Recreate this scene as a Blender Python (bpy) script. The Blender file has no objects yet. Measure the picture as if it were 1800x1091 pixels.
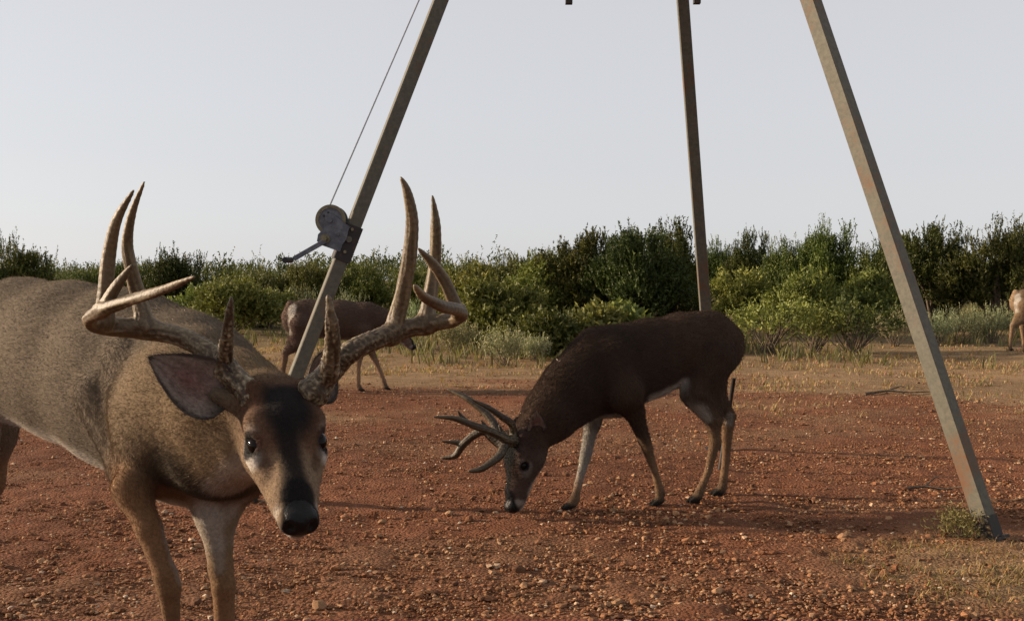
import bpy, math
import numpy as np
from mathutils import Vector, Matrix

# ------------------------------------------------------------------ camera, sky, sun, exposure
SC = bpy.context.scene
COL = SC.collection
CAM_H = 1.05
FOC = 1930.0                       # focal length in pixels of an 1800 px wide frame
TH = math.atan(33.5 / FOC)         # the camera looks down by about one degree
cam_d = bpy.data.cameras.new('camera')
cam_d.sensor_width = 36.0
cam_d.lens = 36.0 * FOC / 1800.0
cam_d.clip_start = 0.05
cam_d.clip_end = 3000
cam = bpy.data.objects.new('camera', cam_d)
cam.location = (0, 0, CAM_H)
cam.rotation_euler = (math.pi / 2 - TH, 0, 0)
COL.objects.link(cam)
SC.camera = cam

SUN_EL = math.radians(15)
SUN_AZ = math.radians(-81)         # measured from +Y (the view direction) towards +X: the sun stands on the left, a little behind the scene
world = bpy.data.worlds.new('World')
SC.world = world
world.use_nodes = True
wn, wl = world.node_tree.nodes, world.node_tree.links
wn.clear()
w_out = wn.new('ShaderNodeOutputWorld')
w_bg = wn.new('ShaderNodeBackground')
w_sky = wn.new('ShaderNodeTexSky')
w_sky.sky_type = 'NISHITA'
w_sky.sun_disc = False
w_sky.sun_elevation = SUN_EL
w_sky.sun_rotation = SUN_AZ
w_sky.altitude = 300
w_sky.air_density = 1.0
w_sky.dust_density = 1.6
w_sky.ozone_density = 1.0
# thin high haze: the blue of the clear sky is washed towards a pale grey
w_hsv = wn.new('ShaderNodeHueSaturation')
w_hsv.inputs['Saturation'].default_value = 0.35
w_mix = wn.new('ShaderNodeMix')
w_mix.data_type = 'RGBA'
w_mix.inputs[0].default_value = 0.72
w_mix.inputs[7].default_value = (3.64, 3.63, 3.80, 1)
wl.new(w_sky.outputs[0], w_hsv.inputs['Color'])
wl.new(w_hsv.outputs[0], w_mix.inputs[6])
wl.new(w_mix.outputs[2], w_bg.inputs['Color'])
w_bg.inputs['Strength'].default_value = 0.1
wl.new(w_bg.outputs[0], w_out.inputs[0])

sun_d = bpy.data.lights.new('sun', 'SUN')
sun_d.energy = 5.0
sun_d.angle = math.radians(3.0)
sun_d.color = (1.0, 0.80, 0.58)
sun = bpy.data.objects.new('sun', sun_d)
sdir = Vector((math.sin(SUN_AZ) * math.cos(SUN_EL), math.cos(SUN_AZ) * math.cos(SUN_EL), math.sin(SUN_EL)))
sun.rotation_euler = sdir.to_track_quat('Z', 'Y').to_euler()
COL.objects.link(sun)

SC.view_settings.view_transform = 'Standard'
SC.view_settings.look = 'None'
SC.view_settings.gamma = 1.0
SC.view_settings.exposure = 0.92
SC.view_settings.use_curve_mapping = False

# ------------------------------------------------------------------ helpers
rng = np.random.default_rng(11)
CT, ST = math.cos(TH), math.sin(TH)


def P(px, py, d):
    """The point of the place that a picture position shows at distance d (metres along +Y)."""
    u, v = (px - 900) / FOC, (545.5 - py) / FOC
    r = np.array([u, CT + v * ST, -ST + v * CT])
    return np.array([0, 0, CAM_H]) + r * (d / r[1])


def norm(v):
    v = np.asarray(v, float)
    return v / (np.linalg.norm(v) + 1e-12)


def vnoise(p, seed=0):
    """Value noise in -1..1 on points (N,2) or (N,3)."""
    p = np.asarray(p, float)
    i = np.floor(p).astype(np.int64)
    f = p - i
    f = f * f * (3 - 2 * f)
    n = p.shape[1]
    out = np.zeros(len(p))
    mul = np.array([73856093, 19349663, 83492791][:n], dtype=np.int64)
    for c in range(1 << n):
        o = np.array([(c >> b) & 1 for b in range(n)])
        h = ((i + o) * mul).sum(1) + seed * 7919
        h = (h ^ (h >> 13)) * 1274126177
        h = (h ^ (h >> 16)) & 0xFFFF
        w = np.prod(np.where(o, f, 1 - f), axis=1)
        out += w * (h / 32767.5 - 1)
    return out


def fbm(p, octv=4, seed=0):
    s, a, t = 0, 1.0, 0
    for k in range(octv):
        s = s + a * vnoise(p * (2.03 ** k) + 17.3 * k, seed + k)
        t += a
        a *= 0.5
    return s / t


def smooth01(x):
    x = np.clip(x, 0, 1)
    return x * x * (3 - 2 * x)


def np_mesh(name, V, faces, col=None, smooth=False):
    """faces: list of integer arrays (M,k). col: (N,3) point colours."""
    me = bpy.data.meshes.new(name)
    V = np.asarray(V, np.float32)
    me.vertices.add(len(V))
    me.vertices.foreach_set('co', V.ravel())
    loops, starts, tot = [], [], 0
    for F in faces:
        F = np.asarray(F, np.int32)
        if len(F) == 0:
            continue
        k = F.shape[1]
        loops.append(F.ravel())
        starts.append(tot + np.arange(len(F), dtype=np.int32) * k)
        tot += F.size
    loops = np.concatenate(loops)
    starts = np.concatenate(starts)
    me.loops.add(len(loops))
    me.loops.foreach_set('vertex_index', loops)
    me.polygons.add(len(starts))
    me.polygons.foreach_set('loop_start', starts)
    me.update(calc_edges=True)
    me.polygons.foreach_set('use_smooth', np.full(len(starts), bool(smooth)))
    if col is not None:
        a = me.color_attributes.new('col', 'FLOAT_COLOR', 'POINT')
        c4 = np.ones((len(V), 4), np.float32)
        c4[:, :3] = col
        a.data.foreach_set('color', c4.ravel())
    return me


def link(name, me, mat=None, parent=None, label=None, cat=None, group=None, kind=None, loc=None):
    o = bpy.data.objects.new(name, me)
    COL.objects.link(o)
    if mat is not None and me is not None:
        me.materials.append(mat)
    if parent is not None:
        o.parent = parent
        o.matrix_parent_inverse = Matrix.Translation(-parent.location)
    if loc is not None:
        o.location = loc
    tag(o, label, cat, group, kind)
    return o


def tag(o, label=None, cat=None, group=None, kind=None):
    if label:
        o['label'] = label
    if cat:
        o['category'] = cat
    if group:
        o['group'] = group
    if kind:
        o['kind'] = kind


def empty(name, loc, label, cat, group=None):
    o = bpy.data.objects.new(name, None)
    o.empty_display_size = 0.1
    o.location = tuple(float(v) for v in loc)
    COL.objects.link(o)
    tag(o, label, cat, group)
    return o


class MB:
    """Collects simple solids and builds them as one mesh."""

    def __init__(self):
        self.V, self.F, self.n, self.round = [], {}, 0, False

    def add(self, V, faces):
        V = np.asarray(V, float)
        for f in faces:
            self.F.setdefault(len(f), []).append([i + self.n for i in f])
        self.V.append(V)
        self.n += len(V)

    def tube(self, pts, radii, seg=10, cap=True):
        pts = np.asarray(pts, float)
        self.round = True
        n = len(pts)
        radii = np.broadcast_to(np.asarray(radii, float), (n,))
        T = np.gradient(pts, axis=0)
        T /= np.linalg.norm(T, axis=1)[:, None] + 1e-9
        ref = np.array([0, 0, 1.0]) if abs(T[0, 2]) < 0.9 else np.array([1.0, 0, 0])
        V = []
        for i in range(n):
            a = norm(np.cross(T[i], ref))
            b = np.cross(T[i], a)
            ref = np.cross(a, T[i]) if i == 0 else ref
            t = np.arange(seg) * 2 * math.pi / seg
            V.append(pts[i] + radii[i] * (np.cos(t)[:, None] * a + np.sin(t)[:, None] * b))
        V = np.concatenate(V)
        fs = []
        for i in range(n - 1):
            for j in range(seg):
                k = (j + 1) % seg
                fs.append((i * seg + j, i * seg + k, (i + 1) * seg + k, (i + 1) * seg + j))
        if cap:
            fs.append(tuple(range(seg)))
            fs.append(tuple(reversed(range((n - 1) * seg, n * seg))))
        self.add(V, fs)

    def box(self, c, ax, ay, az, bevel=0.0):
        """Box with half-axis vectors ax, ay, az; the edges along az are chamfered."""
        c, ax, ay, az = (np.asarray(v, float) for v in (c, ax, ay, az))
        if bevel > 0:
            bx, by = bevel / np.linalg.norm(ax), bevel / np.linalg.norm(ay)
            ring = [(-1 + bx, -1), (1 - bx, -1), (1, -1 + by), (1, 1 - by), (1 - bx, 1), (-1 + bx, 1), (-1, 1 - by), (-1, -1 + by)]
        else:
            ring = [(-1, -1), (1, -1), (1, 1), (-1, 1)]
        m = len(ring)
        V = [c + u * ax + v * ay - az for u, v in ring] + [c + u * ax + v * ay + az for u, v in ring]
        fs = [(i, (i + 1) % m, m + (i + 1) % m, m + i) for i in range(m)]
        fs += [tuple(reversed(range(m))), tuple(range(m, 2 * m))]
        self.add(V, fs)

    def prism(self, outline, axis, depth):
        """outline: 3-D points of a flat polygon, pushed along axis by depth."""
        o = np.asarray(outline, float)
        m = len(o)
        a = np.asarray(axis, float) * depth
        self.add(np.concatenate([o, o + a]), [tuple(reversed(range(m))), tuple(range(m, 2 * m))] + [(i, (i + 1) % m, m + (i + 1) % m, m + i) for i in range(m)])

    def mesh(self, name, smooth=False):
        V = np.concatenate(self.V)
        me = np_mesh(name, V, [np.array(f) for f in self.F.values()], smooth=False)
        if smooth and self.round:
            me.polygons.foreach_set('use_smooth', np.array([len(f) == 4 for k in self.F for f in self.F[k]], bool))
        return me

    def build(self, name, mat, parent=None, smooth=True, **kw):
        return link(name, self.mesh(name, smooth), mat, parent, **kw)


# ------------------------------------------------------------------ materials
def new_mat(name):
    m = bpy.data.materials.new(name)
    m.use_nodes = True
    nt = m.node_tree
    nt.nodes.clear()
    out = nt.nodes.new('ShaderNodeOutputMaterial')
    return m, nt, out


def N(nt, typ, **kw):
    n = nt.nodes.new(typ)
    for k, v in kw.items():
        if k.startswith('i_'):
            n.inputs[k[2:].replace('_', ' ')].default_value = v
        else:
            setattr(n, k, v)
    return n


def mixc(nt, fac, a, b, mode='MIX'):
    m = nt.nodes.new('ShaderNodeMix')
    m.data_type = 'RGBA'
    m.blend_type = mode
    for sock, v in ((0, fac), (6, a), (7, b)):
        if hasattr(v, 'is_linked') or hasattr(v, 'links'):
            nt.links.new(v, m.inputs[sock])
        elif sock == 0:
            m.inputs[0].default_value = v
        else:
            m.inputs[sock].default_value = (*v, 1)
    return m.outputs[2]


def noise(nt, scale, detail=4, rough=0.6, coord=None, dist=0.0):
    n = N(nt, 'ShaderNodeTexNoise')
    n.inputs['Scale'].default_value = scale
    n.inputs['Detail'].default_value = detail
    n.inputs['Roughness'].default_value = rough
    n.inputs['Distortion'].default_value = dist
    if coord is not None:
        nt.links.new(coord, n.inputs['Vector'])
    return n.outputs[0]


def ramp(nt, fac, lo, hi):
    r = N(nt, 'ShaderNodeMapRange')
    r.interpolation_type = 'SMOOTHSTEP'
    r.inputs['From Min'].default_value = lo
    r.inputs['From Max'].default_value = hi
    nt.links.new(fac, r.inputs['Value'])
    return r.outputs[0]


def bump(nt, h, strength, dist):
    b = N(nt, 'ShaderNodeBump')
    b.inputs['Strength'].default_value = strength
    b.inputs['Distance'].default_value = dist
    nt.links.new(h, b.inputs['Height'])
    return b.outputs[0]


def principled(nt, out, rough=0.8, spec=0.2, metal=0.0):
    p = N(nt, 'ShaderNodeBsdfPrincipled')
    p.inputs['Roughness'].default_value = rough
    p.inputs['Specular IOR Level'].default_value = spec
    p.inputs['Metallic'].default_value = metal
    nt.links.new(p.outputs[0], out.inputs[0])
    return p


def mat_col(name, rough=0.85, spec=0.15, nscale=60, namt=0.25, bstr=0.3, bdist=0.002, sheen=0.0, wet=False):
    """Colour from the 'col' attribute with a fine mottling."""
    m, nt, out = new_mat(name)
    a = N(nt, 'ShaderNodeAttribute', attribute_name='col')
    tc = N(nt, 'ShaderNodeTexCoord')
    n = noise(nt, nscale, 4, 0.65, tc.outputs['Object'])
    f = ramp(nt, n, 0.3, 0.7)
    dark = mixc(nt, 1.0, a.outputs['Color'], (1 - namt, 1 - namt, 1 - namt), 'MULTIPLY')
    c = mixc(nt, f, dark, a.outputs['Color'])
    p = principled(nt, out, rough, spec)
    if wet:                                                # bare wet nose skin is the blackest part of the coat and shines
        sp = N(nt, 'ShaderNodeSeparateColor')
        nt.links.new(a.outputs['Color'], sp.inputs[0])
        for sock, dry, w in (('Roughness', rough, 0.42), ('Specular IOR Level', spec, 0.2)):
            mr = N(nt, 'ShaderNodeMapRange')
            mr.inputs['From Min'].default_value, mr.inputs['From Max'].default_value = 0.0045, 0.007
            mr.inputs['To Min'].default_value, mr.inputs['To Max'].default_value = w, dry
            nt.links.new(sp.outputs[0], mr.inputs['Value'])
            nt.links.new(mr.outputs[0], p.inputs[sock])
    nt.links.new(c, p.inputs['Base Color'])
    if bstr:
        nt.links.new(bump(nt, n, bstr, bdist), p.inputs['Normal'])
    if sheen:
        p.inputs['Sheen Weight'].default_value = sheen
        p.inputs['Sheen Roughness'].default_value = 0.5
    return m


def mat_leaf(name, trans=0.35, rough=0.6):
    m, nt, out = new_mat(name)
    a = N(nt, 'ShaderNodeAttribute', attribute_name='col')
    d = N(nt, 'ShaderNodeBsdfPrincipled')
    d.inputs['Roughness'].default_value = rough
    d.inputs['Specular IOR Level'].default_value = 0.2
    t = N(nt, 'ShaderNodeBsdfTranslucent')
    tint = mixc(nt, 1.0, a.outputs['Color'], (1.1, 1.15, 0.6), 'MULTIPLY')
    nt.links.new(a.outputs['Color'], d.inputs['Base Color'])
    nt.links.new(tint, t.inputs['Color'])
    mx = N(nt, 'ShaderNodeMixShader')
    mx.inputs[0].default_value = trans
    nt.links.new(d.outputs[0], mx.inputs[1])
    nt.links.new(t.outputs[0], mx.inputs[2])
    nt.links.new(mx.outputs[0], out.inputs[0])
    return m


def mat_simple(name, c, c2=None, rough=0.6, spec=0.3, metal=0.0, nscale=20, lo=0.4, hi=0.65, bstr=0.2, bdist=0.002):
    m, nt, out = new_mat(name)
    p = principled(nt, out, rough, spec, metal)
    tc = N(nt, 'ShaderNodeTexCoord')
    n = noise(nt, nscale, 5, 0.65, tc.outputs['Object'])
    if c2 is not None:
        nt.links.new(mixc(nt, ramp(nt, n, lo, hi), c, c2), p.inputs['Base Color'])
    else:
        p.inputs['Base Color'].default_value = (*c, 1)
    if bstr:
        nt.links.new(bump(nt, n, bstr, bdist), p.inputs['Normal'])
    return m


M_COAT = mat_col('deer_coat', 0.9, 0.08, 140, 0.35, 0.5, 0.004, sheen=0.03, wet=True)
M_ANTLER = mat_col('antler_bone', 0.55, 0.35, 180, 0.4, 0.5, 0.002)
M_EYE = mat_simple('deer_eye', (0.006, 0.004, 0.003), rough=0.05, spec=0.12, bstr=0)
M_STONE = mat_col('stone', 0.9, 0.12, 90, 0.45, 0.6, 0.003)
M_LEAF = mat_leaf('leaves', 0.18)
M_GRASS = mat_leaf('grass_blades', 0.3, 0.8)
M_BARK = mat_simple('bark', (0.085, 0.06, 0.042), (0.17, 0.135, 0.10), 0.95, 0.05, nscale=35, bstr=0.8, bdist=0.01)


def mat_fur(name):
    m, nt, out = new_mat(name)
    a = N(nt, 'ShaderNodeAttribute', attribute_name='col')
    d = N(nt, 'ShaderNodeBsdfDiffuse')
    nt.links.new(a.outputs['Color'], d.inputs['Color'])
    g = N(nt, 'ShaderNodeBsdfHair')
    g.component = 'Reflection'
    g.inputs['Color'].default_value = (0.35, 0.3, 0.25, 1)
    g.inputs['RoughnessU'].default_value = 0.35
    g.inputs['RoughnessV'].default_value = 0.8
    mx = N(nt, 'ShaderNodeMixShader')
    mx.inputs[0].default_value = 0.06
    nt.links.new(d.outputs[0], mx.inputs[1])
    nt.links.new(g.outputs[0], mx.inputs[2])
    nt.links.new(mx.outputs[0], out.inputs[0])
    return m


M_FUR = mat_fur('deer_fur')


def mat_ground():
    m, nt, out = new_mat('red_soil')
    p = principled(nt, out, 0.95, 0.08)
    a = N(nt, 'ShaderNodeAttribute', attribute_name='col')
    g = N(nt, 'ShaderNodeNewGeometry')
    n1 = noise(nt, 6.0, 6, 0.65, g.outputs['Position'])
    n2 = noise(nt, 55.0, 5, 0.7, g.outputs['Position'])
    c = mixc(nt, ramp(nt, n1, 0.35, 0.7), a.outputs['Color'], mixc(nt, 1.0, a.outputs['Color'], (0.72, 0.66, 0.62), 'MULTIPLY'))
    c = mixc(nt, ramp(nt, n2, 0.4, 0.75), c, mixc(nt, 1.0, c, (1.5, 1.45, 1.4), 'MULTIPLY'))
    nt.links.new(c, p.inputs['Base Color'])
    v = N(nt, 'ShaderNodeTexVoronoi')
    v.inputs['Scale'].default_value = 70
    nt.links.new(g.outputs['Position'], v.inputs['Vector'])
    h = N(nt, 'ShaderNodeMath', operation='SUBTRACT')
    nt.links.new(n2, h.inputs[0])
    nt.links.new(v.outputs['Distance'], h.inputs[1])
    nt.links.new(bump(nt, h.outputs[0], 0.9, 0.03), p.inputs['Normal'])
    return m


M_GROUND = mat_ground()


def mat_pole():
    m, nt, out = new_mat('weathered_steel')
    p = principled(nt, out, 0.7, 0.3)
    tc = N(nt, 'ShaderNodeTexCoord')
    big = noise(nt, 2.3, 5, 0.7, tc.outputs['Object'])
    fine = noise(nt, 45, 6, 0.7, tc.outputs['Object'])
    c = mixc(nt, ramp(nt, fine, 0.3, 0.7), (0.074, 0.069, 0.053), (0.115, 0.106, 0.079))
    s = N(nt, 'ShaderNodeMath', operation='ADD')
    nt.links.new(big, s.inputs[0])
    mm = N(nt, 'ShaderNodeMath', operation='MULTIPLY')
    nt.links.new(fine, mm.inputs[0])
    mm.inputs[1].default_value = 0.35
    nt.links.new(mm.outputs[0], s.inputs[1])
    c = mixc(nt, ramp(nt, s.outputs[0], 0.69, 0.90), c, (0.12, 0.055, 0.025))
    nt.links.new(c, p.inputs['Base Color'])
    nt.links.new(bump(nt, fine, 0.35, 0.002), p.inputs['Normal'])
    return m


M_POLE = mat_pole()
M_GALV = mat_simple('galvanised_steel', (0.07, 0.072, 0.085), (0.12, 0.124, 0.14), 0.45, 0.5, 0.4, nscale=30)
M_DARKSTEEL = mat_simple('dark_steel', (0.03, 0.027, 0.025), (0.10, 0.055, 0.035), 0.7, 0.3, 0.1, nscale=24, lo=0.5, hi=0.7)
M_BRASS = mat_simple('yellowed_zinc', (0.17, 0.15, 0.09), (0.11, 0.095, 0.06), 0.5, 0.4, 0.3, nscale=40)
M_CABLE = mat_simple('steel_cable', (0.30, 0.31, 0.33), (0.42, 0.43, 0.45), 0.5, 0.4, 0.3, nscale=120)
M_RUBBER = mat_simple('black_grip', (0.02, 0.02, 0.022), rough=0.6)
M_BARREL = mat_simple('barrel_paint', (0.05, 0.06, 0.045), (0.08, 0.075, 0.05), 0.6, 0.3, nscale=6)


# ------------------------------------------------------------------ the ground
def gz(x, y):
    x, y = np.asarray(x, float), np.asarray(y, float)
    t = (y - 14) / 3.0
    sl = 3.0 * np.where(t > 20, t, np.log1p(np.exp(np.clip(t, -30, 20))))
    z = 0.023 * sl
    z = np.where(y > 90, 0.023 * 76 + (z - 0.023 * 76) * np.exp(-np.clip(y - 90, 0, 400) / 80), z)
    sh = z.shape
    q = np.stack([np.broadcast_to(x, sh).ravel(), y.ravel()], 1)
    b = 0.05 * fbm(q * 0.35, 3, 3) * np.clip((q[:, 1] - 6) / 8, 0.25, 2) + 0.012 * fbm(q * 1.7, 3, 5)
    return z + b.reshape(sh)


def gz1(x, y):
    return float(gz(np.array([x]), np.array([y]))[0])


def grassy(x, y):
    """0 = bare red gravel, 1 = dry grass."""
    q = np.stack([x, y], 1)
    n = fbm(q * 0.55, 4, 21)
    n2 = fbm(q * np.array([0.9, 1.6]), 4, 23)
    far = smooth01((y - 8.6 + 3.6 * n + 2.6 * n2 + 0.25 * x) / 4.2)
    patch = smooth01(1.25 - np.hypot((x - 1.95) / 0.95, (y - 3.95) / 0.75) + 0.5 * n)
    return np.clip(np.maximum(far, patch * 0.9), 0, 1)


def build_ground():
    ys = [-30, -15, -8, -4, -2, 0, 1.0]
    y = 1.0
    while y < 14:
        y += 0.0075 * y
        ys.append(y)
    while y < 900:
        y *= 1.025
        ys.append(y)
    xs = list(np.arange(-4.2, 4.2001, 0.032))
    x, s = 4.2, 0.04
    while x < 700:
        s *= 1.07
        x += s
        xs = [-x] + xs + [x]
    X, Y = np.meshgrid(np.array(xs), np.array(ys))
    Z = gz(X, Y)
    q = np.stack([X.ravel(), Y.ravel()], 1)
    near = np.clip(1.3 - q[:, 1] / 14, 0, 1)
    hr = np.random.default_rng(40)
    dent = np.zeros(len(q))
    for _ in range(260):
        hy = 3.4 + 5.0 * hr.random()
        hx = (hr.random() * 2 - 1) * hy * 0.47
        m = np.where((np.abs(q[:, 0] - hx) < 0.12) & (np.abs(q[:, 1] - hy) < 0.12))[0]
        if len(m):
            an = hr.random() * 3.14
            e = q[m] - [hx, hy]
            a_, b_ = e[:, 0] * math.cos(an) + e[:, 1] * math.sin(an), -e[:, 0] * math.sin(an) + e[:, 1] * math.cos(an)
            d_ = np.hypot(a_ / 0.045, b_ / 0.030)
            dent[m] += -0.016 * smooth01(1.25 - d_) + 0.006 * smooth01(1 - np.abs(d_ - 1.5) / 0.5)
    Z = Z + (0.016 * fbm(q * 5, 3, 9) * near + 0.007 * fbm(q * 19, 2, 12) * near + dent).reshape(Z.shape)
    nx, ny = len(xs), len(ys)
    idx = np.arange(nx * ny).reshape(ny, nx)
    F = np.stack([idx[:-1, :-1], idx[:-1, 1:], idx[1:, 1:], idx[1:, :-1]], -1).reshape(-1, 4)
    g = grassy(q[:, 0], q[:, 1])[:, None]
    n = fbm(q * 0.9, 4, 31)[:, None]
    dust = smooth01(fbm(q * np.array([0.55, 1.1]), 4, 91) * 2.2 - 0.1)[:, None] * 0.55
    soil = np.array([0.182, 0.076, 0.039]) * (1 + 0.35 * n)
    soil = soil * (1 - dust) + np.array([0.205, 0.112, 0.062]) * dust
    straw = np.array([0.260, 0.172, 0.095]) * (1 + 0.3 * n)
    weed = smooth01((q[:, 1] - 15) / 8 + 0.4 * n[:, 0])[:, None]
    straw = straw * (1 - 0.6 * weed) + np.array([0.11, 0.10, 0.05]) * 0.6 * weed
    c = soil * (1 - g) + straw * g
    me = np_mesh('ground', np.stack([X, Y, Z], -1).reshape(-1, 3), [F], c, True)
    link('ground', me, M_GROUND, kind='structure')


build_ground()

# pebbles: a unit lump with 20 faces, squashed and turned at random
_t = (1 + 5 ** 0.5) / 2
ICO = np.array([(-1, _t, 0), (1, _t, 0), (-1, -_t, 0), (1, -_t, 0), (0, -1, _t), (0, 1, _t), (0, -1, -_t), (0, 1, -_t), (_t, 0, -1), (_t, 0, 1), (-_t, 0, -1), (-_t, 0, 1)]) / math.sqrt(1 + _t * _t)
ICOF = np.array([(0, 11, 5), (0, 5, 1), (0, 1, 7), (0, 7, 10), (0, 10, 11), (1, 5, 9), (5, 11, 4), (11, 10, 2), (10, 7, 6), (7, 1, 8), (3, 9, 4), (3, 4, 2), (3, 2, 6), (3, 6, 8), (3, 8, 9), (4, 9, 5), (2, 4, 11), (6, 2, 10), (8, 6, 7), (9, 8, 1)])
PEB = np.array([(0.205, 0.088, 0.042), (0.27, 0.127, 0.061), (0.36, 0.20, 0.105), (0.145, 0.068, 0.037), (0.45, 0.29, 0.18), (0.55, 0.42, 0.30)])


def scatter_ground(n, d0, d1, power, margin=1.06):
    """Random ground points in the camera's wedge, denser near."""
    u = rng.random(n)
    y = d0 + (d1 - d0) * u ** power
    x = (rng.random(n) * 2 - 1) * (y * 900 / FOC * margin + 0.15)
    return x, y


def build_gravel():
    n = 110000
    x, y = scatter_ground(n, 3.2, 13.5, 1.35)
    keep = rng.random(n) > 0.9 * grassy(x, y)
    dens = fbm(np.stack([x, y], 1) * 1.3, 3, 77)
    keep &= rng.random(n) < 0.72 + 0.7 * dens
    x, y = x[keep], y[keep]
    n = len(x)
    r = 0.0037 * np.exp(rng.normal(0, 0.45, n)) * (1 + 0.05 * (y - 3))
    r = np.clip(r, 0.002, 0.014)
    OCT = np.array([(1, 0, 0), (-1, 0, 0), (0, 1, 0), (0, -1, 0), (0, 0, 1), (0, 0, -1)], float)
    OCTF = np.array([(0, 2, 4), (2, 1, 4), (1, 3, 4), (3, 0, 4), (2, 0, 5), (1, 2, 5), (3, 1, 5), (0, 3, 5)])
    c = PEB[rng.choice(6, n, p=[.31, .31, .20, .12, .05, .01])] * (0.8 + 0.4 * rng.random(n))[:, None]
    AV, AF, AC, tot = [], [], [], 0
    for sel, U, UF in ((y < 6.0, ICO, ICOF), (y >= 6.0, OCT, OCTF)):
        m, k = int(sel.sum()), len(U)
        rr, xx, yy = r[sel], x[sel], y[sel]
        B = U[None] * (1 + 0.28 * rng.normal(size=(m, k, 1)))
        B = B * (rr[:, None, None] * np.stack([1 + 0.5 * rng.random(m), 0.9 + 0.5 * rng.random(m), 0.55 + 0.4 * rng.random(m)], 1)[:, None])
        a = rng.random(m) * 6.283
        ca, sa = np.cos(a)[:, None], np.sin(a)[:, None]
        V = np.stack([B[..., 0] * ca - B[..., 1] * sa, B[..., 0] * sa + B[..., 1] * ca, B[..., 2]], -1)
        V += np.stack([xx, yy, gz(xx, yy) + rr * 0.45], 1)[:, None]
        AV.append(V.reshape(-1, 3))
        AF.append((UF[None] + k * np.arange(m)[:, None, None]).reshape(-1, 3) + tot)
        AC.append(np.repeat(c[sel], k, 0))
        tot += m * k
    me = np_mesh('gravel', np.concatenate(AV), [np.concatenate(AF)], np.concatenate(AC))
    link('gravel', me, M_STONE, kind='stuff', label='red brown gravel strewn over the bare soil', cat='gravel')


build_gravel()


def rock_mesh(seed, sub=1):
    r = np.random.default_rng(seed)
    V, F = ICO.copy(), ICOF.copy()
    for _ in range(sub):
        mids, nf = {}, []
        V = list(V)
        for a, b, c in F:
            m = []
            for i, j in ((a, b), (b, c), (c, a)):
                k = (min(i, j), max(i, j))
                if k not in mids:
                    mids[k] = len(V)
                    V.append(norm((V[i] + V[j]) / 2))
                m.append(mids[k])
            nf += [(a, m[0], m[2]), (b, m[1], m[0]), (c, m[2], m[1]), tuple(m)]
        V, F = np.array(V), np.array(nf)
    V = V * (1 + 0.30 * vnoise(V * 1.3 + seed * 3.1, seed)[:, None] + 0.10 * vnoise(V * 3.1, seed + 5)[:, None])
    for _ in range(5):                                     # broken flat facets
        d = norm(r.normal(size=3))
        h = 0.62 + 0.2 * r.random()
        s = V @ d
        V = V - np.clip(s - h, 0, None)[:, None] * d * 0.9
    V *= np.array([1.15, 0.95, 0.68])
    c = PEB[r.choice(4)] * (0.85 + 0.4 * r.random())
    me = np_mesh('stone', V, [F], np.repeat(c[None], len(V), 0), False)
    me.materials.append(M_STONE)
    return me


ROCKS = [rock_mesh(s) for s in range(14)]
STONE_AT = []


def stone(x, y, r, label, group=None, k=None):
    o = bpy.data.objects.new('stone', ROCKS[int(rng.integers(len(ROCKS))) if k is None else k])
    o.location = (x, y, gz1(x, y) + r * 0.32)
    o.scale = (r, r, r)
    o.rotation_euler = (rng.normal() * 0.15, rng.normal() * 0.15, rng.random() * 6.28)
    COL.objects.link(o)
    tag(o, label, 'stone', group)
    STONE_AT.append((x, y, r))


def ground_at(px, py):
    """Distance of the ground shown at a picture position."""
    d = 4.0
    for _ in range(60):
        p = P(px, py, d)
        q = gz1(p[0], p[1])
        r = P(px, py, 1.0)
        slope = CAM_H - r[2]
        d = 0.5 * d + 0.5 * (CAM_H - q) / max(slope, 1e-3)
    return P(px, py, d)


for px, py, r, lab in [
    (912, 1006, 0.026, 'large brown stone at the bottom between the two antlered bucks'),
    (1482, 946, 0.024, 'flat reddish stone left of the dry grass by the right tripod leg'),
    (590, 1000, 0.020, 'grey brown stone below and right of the near buck\'s nose'),
    (560, 1068, 0.024, 'dull brown stone near the bottom edge right of the near buck\'s front leg'),
    (345, 1062, 0.022, 'brown stone between the front legs of the near buck'),
    (790, 905, 0.022, 'rounded stone on the gravel left of the grazing buck\'s nose'),
    (825, 915, 0.022, 'dark stone on the gravel directly left of the grazing buck\'s lips'),
    (958, 834, 0.021, 'pale stone right of the grazing buck\'s chin'),
    (995, 836, 0.021, 'brown stone beside the grazing buck\'s forward foreleg'),
    (757, 948, 0.018, 'reddish stone on open gravel midway between the two bucks\' noses'),
    (1226, 760, 0.022, 'light stone on the gravel under the grazing buck\'s belly'),
    (1115, 1062, 0.022, 'dark flat stone at the bottom edge right of the middle of the picture'),
]:
    p = ground_at(px, py)
    stone(p[0], p[1], r, lab)
sx, sy = scatter_ground(420, 3.4, 9.5, 1.5, 1.0)
sg = grassy(sx, sy)
cnt = 0
for i in range(len(sx)):
    if sg[i] < 0.55 and cnt < 230 and all((sx[i] - a) ** 2 + (sy[i] - b) ** 2 > (0.02 + c * 2) ** 2 for a, b, c in STONE_AT):
        stone(sx[i], sy[i], float(np.clip(0.0105 * math.exp(rng.normal() * 0.28), 0.007, 0.018)), 'small red brown stone lying loose on the gravel', 'loose stones on the gravel')
        cnt += 1

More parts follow.
